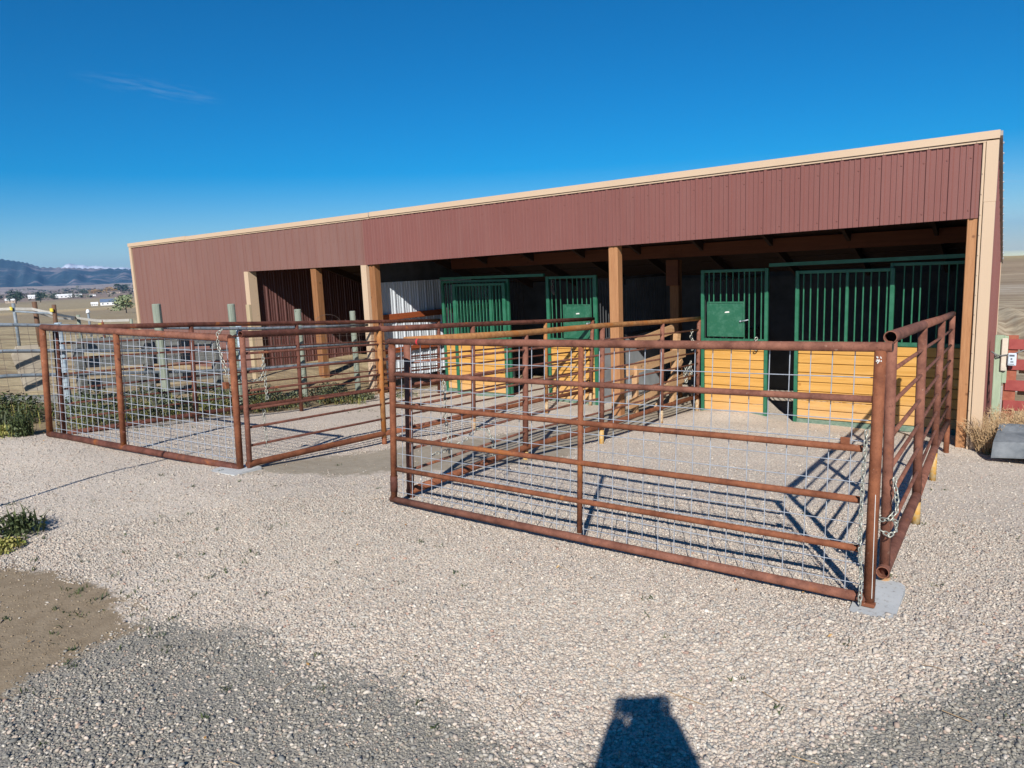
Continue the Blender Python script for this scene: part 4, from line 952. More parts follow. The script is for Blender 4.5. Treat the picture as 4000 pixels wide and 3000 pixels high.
stall('stall_front', 'green barred panel behind the left sliding door beside the white wall', 'stall panel', -9.62, -7.99, 1.545, .455, -.655, YS + .03, [b + .02 for b in LB], (.055, .05), None)
stall('stall_door', 'left green barred sliding door over honey boards', 'stall door', -9.275, -8.02, 1.478, .462, -.665, YS - .04, [-9.18 + .078 * i for i in range(15)], (.07, .07), None, 'sliding stall doors', braces=(-8.36,))
stall('stall_front', 'left green barred stall panel with a feed hatch beside the aisle', 'stall panel', -7.15, -6.135, 1.565, .462, -.68, YS, [-7.04, -6.955, -6.86, -6.72, -6.61, -6.52, -6.43, -6.34, -6.26], (.06, .07), (-6.79, -6.255, .487, 1.075, 1))
# sliding door tracks
def track(x0, x1, z0, z1, label):
    m = MB(); m.beam((x0, YS - .01, z0), (x1, YS - .01, z1), .06, .05)
    t = solo(m, 'door_track', 'green', label, 'door track', 'sliding door tracks')
    return t
track(-3.27, -.72, 1.625, 1.66, 'green overhead door track above the right doorway')
track(-9.60, -7.18, 1.585, 1.592, 'green overhead door track above the left doorway')
# side partitions of the stalls running back (parts of the barn)
def partition(x, z_low, top, mat_low, y0=YS + .06, y1=YB - .02):
    o = MB().box(x - .012, x + .012, y0, y1, -.72, z_low, .004).build('stall_partition', mat_low, barn)
    MB().box(x - .025, x + .025, y0, y1, z_low + .002, z_low + .05, .003).build('partition_rail', 'inner', o)
    m = MB(); y = y0 + .07
    while y < y1: m.tube([(x, y, z_low + .05), (x, y, top - .04)], .0105, 8, cap=False); y += .098
    m.build('bars', 'inner', o, True)
    MB().box(x - .022, x + .022, y0, y1, top - .042, top, .003).build('partition_rail', 'inner', o)
partition(-6.15, .42, 1.50, 'grey_metal')
partition(-4.30, .42, 1.44, 'inner'); partition(-9.60, .42, 1.50, 'inner')
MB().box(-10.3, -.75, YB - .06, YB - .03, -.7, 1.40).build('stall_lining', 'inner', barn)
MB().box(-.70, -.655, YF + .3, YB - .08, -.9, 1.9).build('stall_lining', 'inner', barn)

# wooden feeder rack in the aisle
ft = thing('feeder_rack', (-5.1, 11.2, -.66), 'raw pine slatted feed rack leaning in the aisle behind the middle post', 'feed rack')
for i, (a, b, h_) in enumerate([((-5.16, 10.10, .10), (-5.02, 12.0, .18), .17), ((-5.25, 10.6, .47), (-5.12, 11.75, .60), .15), ((-5.12, 10.05, -.42), (-4.98, 11.2, -.33), .14), ((-5.0, 11.2, -.30), (-4.93, 12.1, -.22), .14)]):
    MB().beam(a, b, .04, h_).build('board', 'feeder_wood', ft)
MB().beam((-5.08, 11.62, -.68), (-5.05, 11.75, .52), .09, .09).build('upright', 'feeder_wood', ft)
MB().beam((-5.08, 10.9, -.68), (-5.04, 11.9, .05), .05, .09).build('brace', 'feeder_wood', ft)
MB().beam((-5.14, 10.3, -.66), (-5.12, 10.3, .15), .06, .09).build('upright', 'feeder_wood', ft)

# ------------------------------------------------------------------ left side: pipe fence, board fence, posts
def zline(y, h): return interp(y, [2, 3.76, 7.0, 9.7], [h[0] + .02, h[0], h[1], h[1] - .17])
xf = lambda y: -10.86 + (y - 3.78) * .17 if y < 6.4 else -10.41 + (y - 6.4) * .02
pf = thing('pipe_rail_fence', (-10.7, 4.4, .0), 'grey three rail pipe fence with a pale blue post at the left edge', 'fence')
for h in ((1.30, .955), (.96, .62), (.64, .30)):
    ys_ = [1.6, 2.6, 3.8, 5.2, 6.4, 7.2, 8.4, 9.6]
    MB().tube([(xf(y) + .045, y, zline(y, h)) for y in ys_], .024, 10).build('rail', 'greypipe', pf, True)
for y in (4.45, 6.95, 1.7):
    MB().tube([(xf(y) - .02, y, -.3), (xf(y) - .02, y, zline(y, (1.34, 1.0)))], .045, 12).build('post', 'bluepipe', pf, True)
fw = MB(); rg = random.Random(11)
ypos = [1.6 + .155 * i for i in range(53)]
for y in ypos:
    top = zline(y, (1.30, 1.02)) + (.02 if y < 8 else .05); d = rg.gauss(0, .01)
    fw.tube([(xf(y) + .075, y + d, top), (xf(y) + .085 + d, y, top - .6), (xf(y) + .075, y + rg.gauss(0, .015), top - 1.25)], .0022, 4, cap=False)
for k_ in range(12):
    dz = .02 + .11 * k_
    fw.tube([(xf(y) + .078, y, zline(y, (1.30, 1.02)) - dz + .006 * math.sin(3 * y + k_)) for y in ypos[::2]], .0022, 4, cap=False)
fw.tube([(-9.98 - .03, 8.4 + .32 * math.cos(t), .88 + .2 * math.sin(t)) for t in [math.pi * i / 10 for i in range(11)]], .003, 4, cap=False)
solo(fw, 'wire_fence', 'oldwire', 'old rusty field wire mesh strung along the pipe fence and wooden posts', 'fence')
for i, (x, y, r_, zt_, mt, lb) in enumerate([
    (-10.46, 5.67, .062, 1.44, 'treated_post', 'thick grey green round fence post, first one left of the maroon wall'),
    (-10.52, 6.92, .058, 1.36, 'treated_post', 'grey green round fence post in front of the maroon wall near its right edge'),
    (-10.62, 8.28, .060, 1.18, 'treated_post', 'grey green round fence post in front of the left half of the old bay'),
    (-10.60, 9.52, .055, 1.06, 'treated_post', 'pale round fence post in front of the right half of the old bay'),
    (-12.72, 8.75, .055, 1.24, 'post_grey', 'squarish tan post beside the left tan jamb of the old bay')]):
    g = ground_z(x, y); m = MB()
    if mt == 'post_grey': m.box(x - r_, x + r_, y - .03, y + .03, g - .1, zt_, .006)
    else:
        n = 14; rr = random.Random(i); V = []
        for z in (g - .1, g + .5, zt_ - .01): V += [(x + (r_ + rr.gauss(0, .0015)) * math.cos(2 * math.pi * t / n), y + r_ * math.sin(2 * math.pi * t / n), z) for t in range(n)]
        V += [(x + (r_ - .008) * math.cos(2 * math.pi * t / n), y + (r_ - .008) * math.sin(2 * math.pi * t / n), zt_) for t in range(n)]
        m.add(V, [(k_ * n + t, k_ * n + (t + 1) % n, (k_ + 1) * n + (t + 1) % n, (k_ + 1) * n + t) for k_ in range(3) for t in range(n)] + [tuple(3 * n + t for t in range(n))])
    solo(m, 'fence_post', mt, lb, 'post', 'wooden posts in front of the barn', loc=(x, y, g))
# weathered board bunk behind the left gate
bt = thing('board_fence', (-10.95, 5.2, -.3), 'weathered grey plank fence behind the left gate', 'fence')
for z0, z1, hh in ((.93, .80, .16), (.66, .56, .14), (.34, .28, .15), (.12, .07, .13)):
    MB().beam((-11.08, 4.80, z0), (-10.66, 6.60, z1), .04, hh).build('board', 'grey_boards', bt)
for x, y in ((-10.86, 5.66), (-10.61, 6.62), (-11.10, 4.80)):
    MB().box(x - .07, x + .07, y - .05, y + .05, -.3, interp(y, [4.5, 6.6], [.98, .86]), .006).build('post', 'grey_boards', bt)
m = MB(); pts = [Vector((-11.34, 4.12, .97)), Vector((-11.22, 4.32, .97)), Vector((-11.22, 4.32, .34)), Vector((-11.32, 4.15, .34)), Vector((-11.38, 4.06, .85))]
q = Vector((.03, .02, 0)); m.add([p for p in pts] + [p + q for p in pts], [(0, 1, 2, 3, 4), (9, 8, 7, 6, 5)] + [(i, 5 + i, 5 + (i + 1) % 5, (i + 1) % 5) for i in range(5)]); m.build('end_panel', 'bunk_end', bt)
m = MB(); m.beam((-16.0, 3.6, -.06), (-12.2, 5.9, -.12), .16, .14); solo(m, 'timber', 'grey_boards', 'dark weathered timber lying in the grass at the left edge', 'timber')
# field posts, brace rail and white tape
FP = [(-29.1, 10.69, 1.23, .055, 'greypipe', 'grey steel field post at the left edge of the white tape fence'), (-28.88, 11.27, 1.25, .08, 'brown_post', 'thick dark brown field post, second from the left on the tape line'),
      (-27.74, 11.42, 1.13, .07, 'brown_post', 'leaning brown field post with a yellow clip, right of the thick one'), (-31.14, 13.65, .60, .07, 'treated_post', 'short weathered field post where the white tapes meet'),
      (-32.82, 14.80, .62, .045, 'greypipe', 'thin field post with a white ball cap'), (-27.18, 12.70, .50, .045, 'rust', 'thin rusty field post with a yellow clip'), (-26.78, 13.52, .48, .05, 'treated_post', 'short field post beside the barn corner')]
for i, (x, y, zt_, r_, mt, lb) in enumerate(FP):
    g = ground_z(x, y); th = thing('field_post', (x, y, g), lb, 'post', 'field posts of the tape fence')
    MB().tube([(x - (.12 if i == 2 else 0), y, g + (-.1)), (x - (.25 if i == 2 else 0) * 0, y, zt_)], r_, 10).build('post', mt, th, True)
    if i in (0, 2, 5): MB().box(x - .09, x + .09, y - .12, y - .07, zt_ - .24, zt_ - .12, .01).build('clip', 'yellow_clip', th)
    if i == 4:
        m = MB(); m.tube([(x, y, zt_ - .04), (x, y, zt_ + .03), (x, y, zt_ + .09), (x, y, zt_ + .12)], .09, 10, r1=.04); m.build('cap', 'house_white', th, True)
m = MB(); m.tube([(-29.1, 10.69, .95), (-27.74, 11.42, .82)], .035, 8); solo(m, 'brace_rail', 'greypipe', 'level grey brace rail between the field posts', 'rail')
def tape(pts, label, ht=.045):
    m = MB(); P = []
    for i in range(len(pts) - 1):
        a, b = Vector(pts[i]), Vector(pts[i + 1])
        for t in range(6): s_ = t / 6; p = a.lerp(b, s_); p.z -= .25 * s_ * (1 - s_) * (b - a).length * .05; P.append(p)
    P.append(Vector(pts[-1])); V = []; 
    for p in P: V += [p + Vector((0, 0, ht)), p - Vector((0, 0, ht)), p + Vector((.01, .006, -ht)), p + Vector((.01, .006, ht))]
    m.add(V, [(4 * i + a, 4 * (i + 1) + a, 4 * (i + 1) + (a + 1) % 4, 4 * i + (a + 1) % 4) for i in range(len(P) - 1) for a in range(4)])
    solo(m, 'fence_tape', 'tape', label, 'fence tape', 'white electric fence tapes')
tape([(-30.5, 8.2, 1.10), (-29.1, 10.60, 1.05), (-28.88, 11.18, 1.0), (-27.74, 11.33, .84), (-31.16, 13.55, .50), (-27.18, 12.62, .48), (-26.79, 13.44, .44)], 'upper white electric tape strung along the field posts')
tape([(-28.88, 11.18, .92), (-28.9, 11.9, .62), (-28.9, 12.4, .56), (-31.16, 13.55, .42)], 'lower sagging white tape between the thick brown post and the short post', .035)

# ------------------------------------------------------------------ right side: pallet fence, post, device, bush, mat
pl = thing('pallet_fence', (-.25, 10.9, -.45), 'red painted pallet board fence at the right edge beside the barn', 'fence')
x0 = -.335
for i, (a, b) in enumerate(((.50, .626), (.245, .378), (-.013, .118), (-.263, -.135))):
    MB().box(x0 + (.0, .01, -.012, -.02)[i], 1.4, 10.84, 10.86, a, b, .004).build('slat', 'red_wood', pl)
for xx in (x0 + .0, .55, 1.2):
    MB().box(xx - .03, xx + .10, 10.863, 10.90, -.45, .672, .004).build('stringer', 'red_wood2', pl)
for i, (a, b) in enumerate(((.46, .59), (.19, .31), (-.08, .04))):
    MB().box(x0 + .12, 1.4, 10.96, 10.98, a, b, .004).build('slat', 'feeder_wood', pl)
m = MB(); m.box(-.474, -.385, 10.82, 10.90, -.75, .672, .005); m.box(-.384, -.335, 10.83, 10.90, .08, .668, .004)
gp = solo(m, 'gate_post', 'green_wood', 'pale green treated double post between the barn and the red pallet fence', 'post')
m = MB(); m.box(-.402, -.338, 10.785, 10.818, .235, .64, .008); solo(m, 'wood_block', 'pale_wood', 'pale bare wood block fixed to the green post', 'wood block')
dv = thing('fence_energiser', (-.29, 10.76, .32), 'small white plastic box strapped to the red pallet fence', 'device')
m = MB(); m.box(-.330, -.242, 10.745, 10.775, .31, .465, .008); bd = m.build('case', 'device', dv)
m = MB(); m.box(-.315, -.262, 10.7425, 10.7445, .425, .447); m.box(-.300, -.283, 10.7425, 10.7445, .385, .405); m.box(-.300, -.270, 10.7425, 10.7445, .352, .366); m.box(-.320, -.262, 10.7425, 10.7445, .328, .334); m.build('print', 'device_dark', bd)
m = MB(); m.tube([(-.505, 10.80, .475), (-.46, 10.80, .44), (-.41, 10.775, .425), (-.35, 10.775, .44), (-.30, 10.79, .44), (-.22, 10.82, .475), (-.16, 10.83, .50)], .009, 6); m.tube([(-.47, 10.79, .44), (-.44, 10.79, .40), (-.40, 10.78, .43)], .007, 6); m.build('strap', 'strap', dv, True)
# folded rubber mat
def mat_obj():
    m = MB(); nx, ny = 16, 12; V = []
    for j in range(ny + 1):
        for i in range(nx + 1):
            u = i / nx; v = j / ny; x = -.375 + 1.6 * u + .10 * v; y = 9.20 + .95 * v
            z = -.47 + .11 + .10 * math.sin(v * 3.0) * (1 - .3 * u) + .03 * math.sin(5 * u + 3 * v) - .11 * (1 - smooth(0, .06, v)) + .05 * math.exp(-((v - .45 - .3 * u) / .07) ** 2)
            V.append((x, y, z))
    n = len(V); V2 = [(a, b, c - .018) for a, b, c in V]; w1 = nx + 1
    F = [(j * w1 + i, j * w1 + i + 1, (j + 1) * w1 + i + 1, (j + 1) * w1 + i) for j in range(ny) for i in range(nx)]
    F2 = [tuple(n + k_ for k_ in f[::-1]) for f in F]
    E = []
    for i in range(nx): E.append((i, n + i, n + i + 1, i + 1)); a = ny * w1 + i; E.append((a + 1, n + a + 1, n + a, a))
    for j in range(ny): a = j * w1; E.append((a + w1, n + a + w1, n + a, a)); a = j * w1 + nx; E.append((a, n + a, n + a + w1, a + w1))
    m.add(V + V2, F + F2 + E)
    solo(m, 'rubber_mat', 'rubber', 'buckled grey rubber mat lying on the ground at the right edge', 'mat', smooth=False)
mat_obj()

# ------------------------------------------------------------------ plants
def blades(m, x, y, n, spread, h, wd, rg, droop=.4, z=None, lean=1.0):
    for _ in range(n):
        a = rg.random() * 6.28; s_ = abs(rg.gauss(0, spread)); px, py = x + math.cos(a) * s_, y + math.sin(a) * s_
        g = ground_z(px, py) if z is None else z; hh = h * rg.uniform(.4, 1.1); b = rg.random() * 6.28; dx, dy = math.cos(b), math.sin(b); l = hh * rg.uniform(.1, .8) * lean
        p0 = Vector((px, py, g - .005)); p1 = p0 + Vector((dx * l * .4, dy * l * .4, hh * .65)); p2 = p0 + Vector((dx * l, dy * l, hh * (1 - droop * rg.random())))
        s2 = Vector((-dy, dx, 0)) * wd * rg.uniform(.6, 1.3)
        m.add([p0 - s2, p0 + s2, p1 + s2 * .9, p1 - s2 * .9, p2], [(0, 1, 2, 3), (3, 2, 4)])
def leafy(m, x, y, n, rad, h, ls, rg):
    g = ground_z(x, y)
    for _ in range(n):
        a = rg.random() * 6.28; s_ = rad * rg.random() ** .5; zz = h * rg.random() ** .8 * (1 - .5 * (s_ / rad) ** 2)
        p = Vector((x + math.cos(a) * s_, y + math.sin(a) * s_, g + zz)); u = Vector((rg.gauss(0, 1), rg.gauss(0, 1), rg.gauss(0, .5))).normalized(); v = u.orthogonal().normalized() * .45
        L_ = ls * rg.uniform(.5, 1.2)
        m.add([p - u * L_, p + v * L_, p + u * L_, p - v * L_], [(0, 1, 2, 3)])
def plant(name, x, y, parts, label, cat, group):
    g = ground_z(x, y); t = thing(name, (x, y, g), label, cat, group); rg = random.Random(int(abs(x) * 100 + y * 31))
    for nm, mt, fn in parts:
        m = MB(); fn(m, rg); m.build(nm, mt, t)
    return t
G1 = 'weeds along the leftmost panel'
for (x, y, h, rad, lb) in [(-9.75, 4.15, .30, .28, 'leafy grey green weed at the foot of the left gate hinge'), (-9.85, 4.8, .36, .30, 'leafy weed second from the left gate hinge'), (-9.95, 5.5, .34, .32, 'bushy weed below the thick round post'),
                           (-10.0, 6.2, .34, .30, 'bushy weed left of the post near the maroon wall edge'), (-10.05, 6.9, .36, .30, 'bushy weed below the post near the maroon wall edge'), (-10.1, 7.6, .28, .28, 'weed between the two middle round posts'), (-10.1, 8.4, .22, .26, 'low weed under the old bay post'), (-10.15, 9.2, .18, .24, 'low weed nearest the barn on the left panel')]:
    plant('weed_clump', x, y, [('leaves', 'leaf2', lambda m, rg, x=x, y=y, h=h, rad=rad: leafy(m, x, y, 420, rad, h, .026, rg)), ('stalks', 'leaf_yellow', lambda m, rg, x=x, y=y, h=h, rad=rad: blades(m, x, y, 60, rad * .6, h, .004, rg))], lb, 'weed', G1)
for (x, y, h, rad, mt, lb) in [(-10.25, 4.5, .50, .36, 'leaf', 'tall dark weed thicket behind the hinge end of the left gate'), (-10.35, 5.3, .50, .38, 'leaf2', 'tall grey green weed thicket left of the thick round post'), (-10.45, 6.3, .46, .40, 'leaf', 'dark weed thicket between the first two round posts'),
                               (-10.5, 7.3, .40, .38, 'leaf2', 'weed thicket just right of the second round post'), (-10.6, 8.8, .30, .36, 'leaf2', 'scrubby weeds between the third and fourth round posts'), (-11.7, 3.95, .42, .5, 'leaf', 'dark weed thicket at the far left under the rails'), (-12.6, 4.0, .40, .5, 'leaf', 'dark weed thicket cut by the left edge of the view'), (-10.9, 3.9, .38, .42, 'leaf', 'dark weed thicket just left of the left gate')]:
    plant('weed_clump', x, y, [('leaves', mt, lambda m, rg, x=x, y=y, h=h, rad=rad: leafy(m, x, y, 900, rad, h, .028, rg)), ('stalks', 'leaf_yellow', lambda m, rg, x=x, y=y, h=h, rad=rad: blades(m, x, y, 60, rad * .6, h * .9, .004, rg))], lb, 'weed', G1)
for (x, y, h, rad, mt, lb) in [(-9.62, 3.42, .36, .13, 'leaf', 'tall green grass tuft against the left gate post'), (-10.2, 3.15, .22, .35, 'leaf', 'spread of green weeds left of the left gate post'), (-11.2, 3.6, .30, .5, 'leaf', 'dark green weed patch at the left edge below the rails'), (-12.3, 4.3, .28, .5, 'leaf2', 'weed patch at the left edge beside the fallen timber'),
                               (-10.9, 2.8, .14, .5, 'leaf_yellow', 'yellowed low grass at the left edge in front of the fence'),
                               (-10.6, 3.4, .30, .4, 'leaf2', 'dark weed mound between the gate post and the left edge'), (-9.9, 3.35, .16, .3, 'leaf_yellow', 'yellowing grass at the outer foot of the left gate'), (-11.6, 3.1, .16, .5, 'leaf_yellow', 'dry yellow grass patch at the far left edge'), (-12.0, 3.5, .34, .5, 'leaf', 'tall dark weeds at the far left edge below the bottom rail'),
                               (-5.90, 1.98, .22, .18, 'leaf', 'dark leafy weed clump at the left edge of the yard'), (-5.66, 1.78, .08, .15, 'leaf_yellow', 'yellow green grass at the foot of the leafy clump on the left')]:
    plant('weed_clump', x, y, [('leaves', mt, lambda m, rg, x=x, y=y, h=h, rad=rad: leafy(m, x, y, 380, rad, h * .7, .022, rg)), ('stalks', mt, lambda m, rg, x=x, y=y, h=h, rad=rad: blades(m, x, y, 150, rad * .5, h, .005, rg))], lb, 'weed', 'weeds at the left edge')
for (x, y, lb) in [(-9.55, 9.75, 'green weed tuft beside the white ribbed wall'), (-9.75, 8.6, 'small weed tuft in the gravel in front of the old bay')]:
    plant('weed_clump', x, y, [('leaves', 'leaf', lambda m, rg, x=x, y=y: leafy(m, x, y, 160, .22, .14, .02, rg)), ('stalks', 'leaf_yellow', lambda m, rg, x=x, y=y: blades(m, x, y, 70, .14, .16, .004, rg))], lb, 'weed', 'weeds near the stalls')
# dry bush at the barn corner
def dry_bush(x, y, n, rad, h, label):
    def st(m, rg):
        for _ in range(n):
            a = rg.random() * 6.28; s_ = rad * rg.random() ** .6 * .6; px, py = x + math.cos(a) * s_, y + math.sin(a) * s_; g = ground_z(px, py)
            hh = h * rg.uniform(.45, 1.1); l = hh * rg.uniform(.1, .7); b = a + rg.gauss(0, .7)
            p0 = Vector((px, py, g)); p1 = p0 + Vector((math.cos(b) * l * .5, math.sin(b) * l * .5, hh * .6)); p2 = p0 + Vector((math.cos(b) * l, math.sin(b) * l, hh))
            m.tube([p0, p1, p2], .0028, 3, cap=False, r1=.0012)
            for _ in range(5):
                q = p1.lerp(p2, rg.random()); d = Vector((rg.gauss(0, 1), rg.gauss(0, 1), abs(rg.gauss(0, 1)) + .3)).normalized() * rg.uniform(.02, .07); s2 = d.orthogonal().normalized() * .004
                m.add([q - s2, q + s2, q + d], [(0, 1, 2)])
    plant('dry_bush', x, y, [('stalks', 'dry', st)], label, 'dry bush', 'dry bushes by the barn corner')
dry_bush(-.43, 9.72, 230, .20, .38, 'straw coloured dry bush at the foot of the right corner trim')
dry_bush(-.30, 10.3, 220, .22, .42, 'straw coloured dry bush in front of the pale green post')
dry_bush(-.05, 10.45, 260, .28, .42, 'straw coloured dry bush behind the rubber mat')
plant('weed_clump', -.40, 9.55, [('leaves', 'leaf', lambda m, rg: leafy(m, -.40, 9.55, 60, .08, .10, .014, rg))], 'tiny green weed at the foot of the dry bush', 'weed', 'weeds near the stalls')
# scattered tiny weeds, straw and leaves: uncountable litter
m = MB(); rg = random.Random(21)
def at_px(): pass
for _ in range(95):
    a = R(rg.uniform(-76, -40)); r_ = rg.uniform(2.6, 7.5); x, y = r_ * math.sin(a), r_ * math.cos(a)
    if rg.random() < .35: a = R(rg.uniform(-40, 2)); x, y = r_ * math.sin(a), r_ * math.cos(a)
    if -4.0 < x < -.5 and 3.5 < y < 4.2: continue
    blades(m, x, y, rg.randint(5, 14), .022, .028, .0028, rg, lean=1.8)
for (cx, cy, n, sp) in [(-4.2, 2.2, 20, .35), (-4.0, 1.7, 14, .3), (-8.9, 5.4, 14, .3), (-8.5, 8.2, 16, .5), (-9.3, 4.6, 14, .2)]:
    for _ in range(n): blades(m, cx + rg.gauss(0, sp), cy + rg.gauss(0, sp), 9, .03, .035, .003, rg, lean=1.6)
solo(m, 'sprouting_grass', 'leaf', 'tiny green sprouts growing through the gravel', 'grass', kind='stuff')
m = MB()
for _ in range(60):
    a = R(rg.uniform(-74, 4)); r_ = rg.uniform(2.2, 6.5); x, y = r_ * math.sin(a), r_ * math.cos(a); g = ground_z(x, y) + .012; b = rg.random() * 6.28; l = rg.uniform(.02, .09)
    m.tube([(x, y, g), (x + math.cos(b) * l * .5, y + math.sin(b) * l * .5, g + .006), (x + math.cos(b) * l, y + math.sin(b) * l, g + .001)], .0013, 4)
for (x, y, b, l) in [(-1.15, 2.55, -.1, .17), (-.82, 2.72, -.5, .09), (-.62, 2.40, 0, .09), (-.22, 2.9, -.3, .10), (-3.55, .92, .1, .1)]:
    g = ground_z(x, y) + .016; m.tube([(x, y, g), (x + math.cos(b) * l, y + math.sin(b) * l, g + .003)], .0018, 5)
solo(m, 'straw_litter', 'dry', 'scraps of straw scattered over the gravel', 'straw', kind='stuff')
m = MB()
for _ in range(120):
    if rg.random() < .45: x, y = -10 + rg.gauss(0, .9), 3.1 + rg.gauss(0, .3)
    else: a = R(rg.uniform(-74, 4)); r_ = rg.uniform(2.2, 8); x, y = r_ * math.sin(a), r_ * math.cos(a)
    g = ground_z(x, y) + .014; b = rg.random() * 6.28; u = Vector((math.cos(b), math.sin(b), rg.gauss(0, .2))) * rg.uniform(.008, .018); v = Vector((-math.sin(b), math.cos(b), rg.gauss(0, .2))) * .006; p = Vector((x, y, g))
    m.add([p - u, p + v, p + u, p - v], [(0, 1, 2, 3)])
solo(m, 'leaf_litter', 'dryleaf', 'small dry orange leaves scattered over the gravel', 'leaves', kind='stuff')

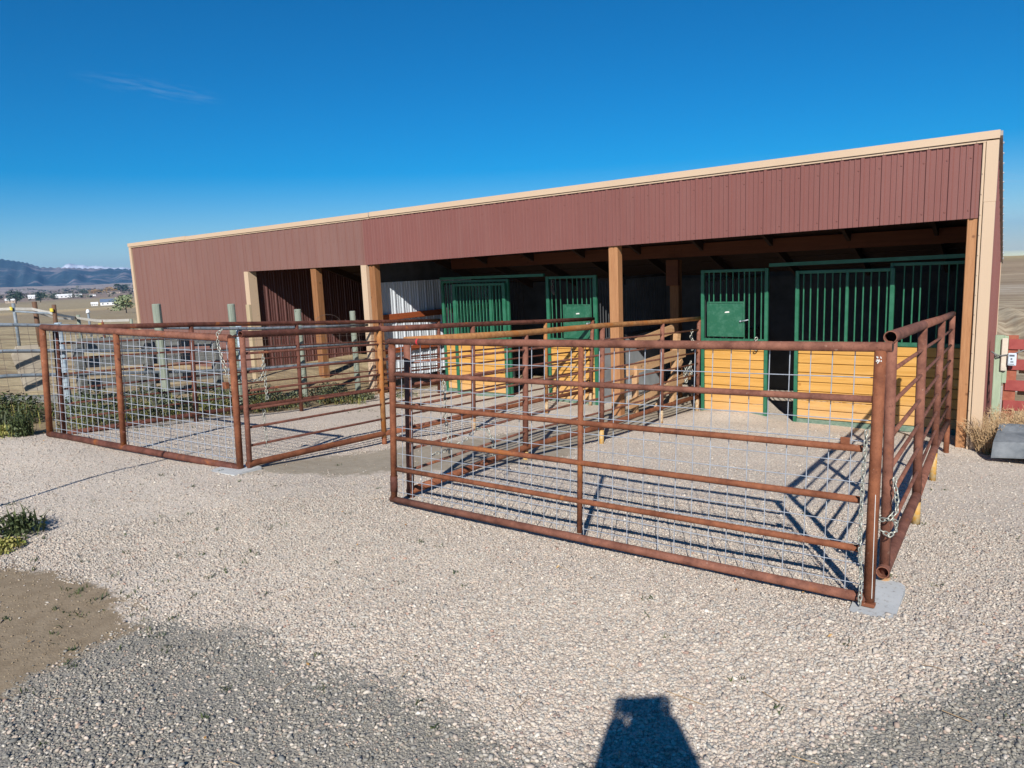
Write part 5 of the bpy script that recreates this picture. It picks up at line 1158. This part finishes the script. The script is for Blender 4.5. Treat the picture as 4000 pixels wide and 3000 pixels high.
# wispy cloud far away is left to the sky; the photographer stands behind the lens and casts the shadow in front
def photographer():
    t = thing('person', (.22, -.28, 0), 'person in dark hooded jacket and jeans holding up a phone with both hands', 'person')
    f = Vector((-.5897, .8076, 0)); s_ = Vector((.8076, .5897, 0)); O = Vector((.0, .0, 0))
    def W(a, b, z): return tuple(O + s_ * a + f * b + Vector((0, 0, z)))      # a: right, b: forward, z: height
    V = []; E = []; Rr = []
    def n(p, r, prev=None):
        V.append(p); Rr.append(r)
        if prev is not None: E.append((prev, len(V) - 1))
        return len(V) - 1
    bk = -.27
    pel = n(W(0, bk, .98), (.17, .12)); a = n(W(0, bk, 1.18), (.15, .11), pel); ch = n(W(0, bk, 1.42), (.22, .13), a); nk = n(W(0, bk + .01, 1.545), (.06, .06), ch); hb = n(W(0, bk + .04, 1.62), (.07, .08), nk); hd = n(W(0, bk + .05, 1.71), (.078, .095), hb); n(W(0, bk + .04, 1.79), (.06, .075), hd)
    for q in (-1, 1):
        sh = n(W(q * .165, bk, 1.46), (.075, .075), ch); el_ = n(W(q * .175, -.15, 1.45), (.066, .066), sh); wr = n(W(q * .098, -.085, 1.66), (.060, .060), el_); n(W(q * .098, -.05, 1.735), (.028, .040), wr)
        h1 = n(W(q * .10, bk, .88), (.095, .095), pel); kn = n(W(q * .12, bk + .02, .50), (.062, .062), h1); an_ = n(W(q * .13, bk - .01, .10), (.042, .042), kn); n(W(q * .14, bk + .13, .04), (.04, .032), an_)
    me = bpy.data.meshes.new('body'); o = bpy.data.objects.new('body', me); col.objects.link(o); o.parent = t
    q0 = Vector(t['_o']); me.from_pydata([tuple(Vector(v) - q0) for v in V], E, []); me.materials.append(M['shirt'])
    sk = o.modifiers.new('skin', 'SKIN'); me.update()
    ly = me.skin_vertices[0] if me.skin_vertices else None
    if ly is None: bpy.context.view_layer.objects.active = o
    for i, r_ in enumerate(Rr): me.skin_vertices[0].data[i].radius = r_
    me.skin_vertices[0].data[0].use_root = True
    sb = o.modifiers.new('sub', 'SUBSURF'); sb.levels = 2; sb.render_levels = 2
    # fingers and thumbs on the two short ends of the phone, nose, ears, hair
    m = MB()
    for q in (-1, 1):
        for k_ in range(4):
            z = 1.785 - .020 * k_; L_ = (.9, 1, .95, .75)[k_]
            m.tube([W(q * .108, -.055, z - .01), W(q * .102, -.030, z), W(q * (.102 - .02 * L_), -.012 - .010, z), W(q * (.092 - .03 * L_), -.022, z - .002)], .0088, 8, r1=.007)
        m.tube([W(q * .108, -.06, 1.715), W(q * .085, -.062, 1.715), W(q * .058, -.050, 1.722)], .011, 8, r1=.008)
    m.tube([W(0, bk + .14, 1.735), W(0, bk + .165, 1.70)], .010, 8, r1=.016)
    for q in (-1, 1): m.tube([W(q * .082, bk + .05, 1.74), W(q * .088, bk + .045, 1.70)], .018, 8, r1=.011)
    m.build('hands_and_face', 'skin', t, True)
    m = MB(); m.tube([W(0, bk + .03, 1.60), W(0, bk + .03, 1.66), W(0, bk + .03, 1.76), W(0, bk + .03, 1.82)], .128, 18, r1=.085); m.tube([W(0, bk + .11, 1.765), W(0, bk + .18, 1.752)], .06, 14, r1=.045); m.build('hood', 'hair', t, True)
    m = MB(); V = []; n_ = 20; rings = [(.86, .215, .145), (1.05, .225, .15), (1.25, .225, .15), (1.40, .22, .14), (1.48, .195, .125), (1.54, .12, .10), (1.585, .075, .075)]
    for z_, a_, b_ in rings: V += [W(a_ * math.cos(2 * math.pi * i / n_), bk + b_ * math.sin(2 * math.pi * i / n_), z_) for i in range(n_)]
    m.add(V, [(j * n_ + i, j * n_ + (i + 1) % n_, (j + 1) * n_ + (i + 1) % n_, (j + 1) * n_ + i) for j in range(len(rings) - 1) for i in range(n_)]); m.build('jacket', 'shirt', t, True)
    p = MB(); c = [(-.082, .082), (-.028, -.018), (1.712, 1.786)]
    pts = [W(a_, b_, z_) for z_ in c[2] for a_, b_ in ((c[0][0], c[1][0]), (c[0][1], c[1][0]), (c[0][1], c[1][1]), (c[0][0], c[1][1]))]
    p.add(pts, [(0, 3, 2, 1), (4, 5, 6, 7), (0, 1, 5, 4), (1, 2, 6, 5), (2, 3, 7, 6), (3, 0, 4, 7)])
    solo(p, 'phone', 'phone', 'black phone held sideways in both hands of the standing person', 'phone')
photographer()

# unseen stake added past the left edge, leaned to cast the thin yard shadow
m = MB(); m.tube([(-6.62, 1.36, -.1), (-6.29, 1.475, .95), (-5.97, 1.60, 1.90)], .020, 8, r1=.013)
solo(m, 'shadow_stake', 'brown_post', 'slim brown stake added unseen beyond the left edge to throw the thin shadow that reaches the gate', 'stake')
m = MB(); rg = random.Random(77)
for _ in range(520):
    a = R(rg.uniform(-76, -60)); r_ = rg.uniform(1500, 4700); x, y = r_ * math.sin(a), r_ * math.cos(a)
    z = ground_z(x, y); hh = rg.uniform(2, 8) * (r_ / 3000); ww = hh * rg.uniform(.8, 2.5)
    for _ in range(7):
        p = Vector((x + rg.gauss(0, ww * .4), y + rg.gauss(0, ww * .4), z + rg.uniform(.1, .9) * hh)); u = Vector((rg.gauss(0, 1), rg.gauss(0, 1), rg.gauss(0, .6))).normalized(); v = u.orthogonal().normalized() * .7; q = ww * .35
        m.add([p - u * q, p + v * q, p + u * q, p - v * q], [(0, 1, 2, 3)])
solo(m, 'valley_scrub', 'sage_dark', 'dark scrub and hedges dotted over the far valley floor', 'scrub', kind='stuff')

# ------------------------------------------------------------------ haze
def haze():
    m = MB(); m.box(-15500, 9500, -9500, 15500, -60, 420)
    k = bpy.data.materials.new('haze'); k.use_nodes = True; t = k.node_tree; t.nodes.clear()
    o = t.nodes.new('ShaderNodeOutputMaterial'); v = t.nodes.new('ShaderNodeVolumePrincipled'); v.inputs['Color'].default_value = (.25, .55, 1, 1)
    v.inputs['Density'].default_value = 6.5e-5; v.inputs['Anisotropy'].default_value = 0
    t.links.new(v.outputs[0], o.inputs['Volume'])
    M['haze'] = k; h = m.build('haze', 'haze'); tag(h, 'thin blue haze over the valley', 'haze', kind='stuff')
haze()
for o in col.objects:
    if '_o' in o: del o['_o']
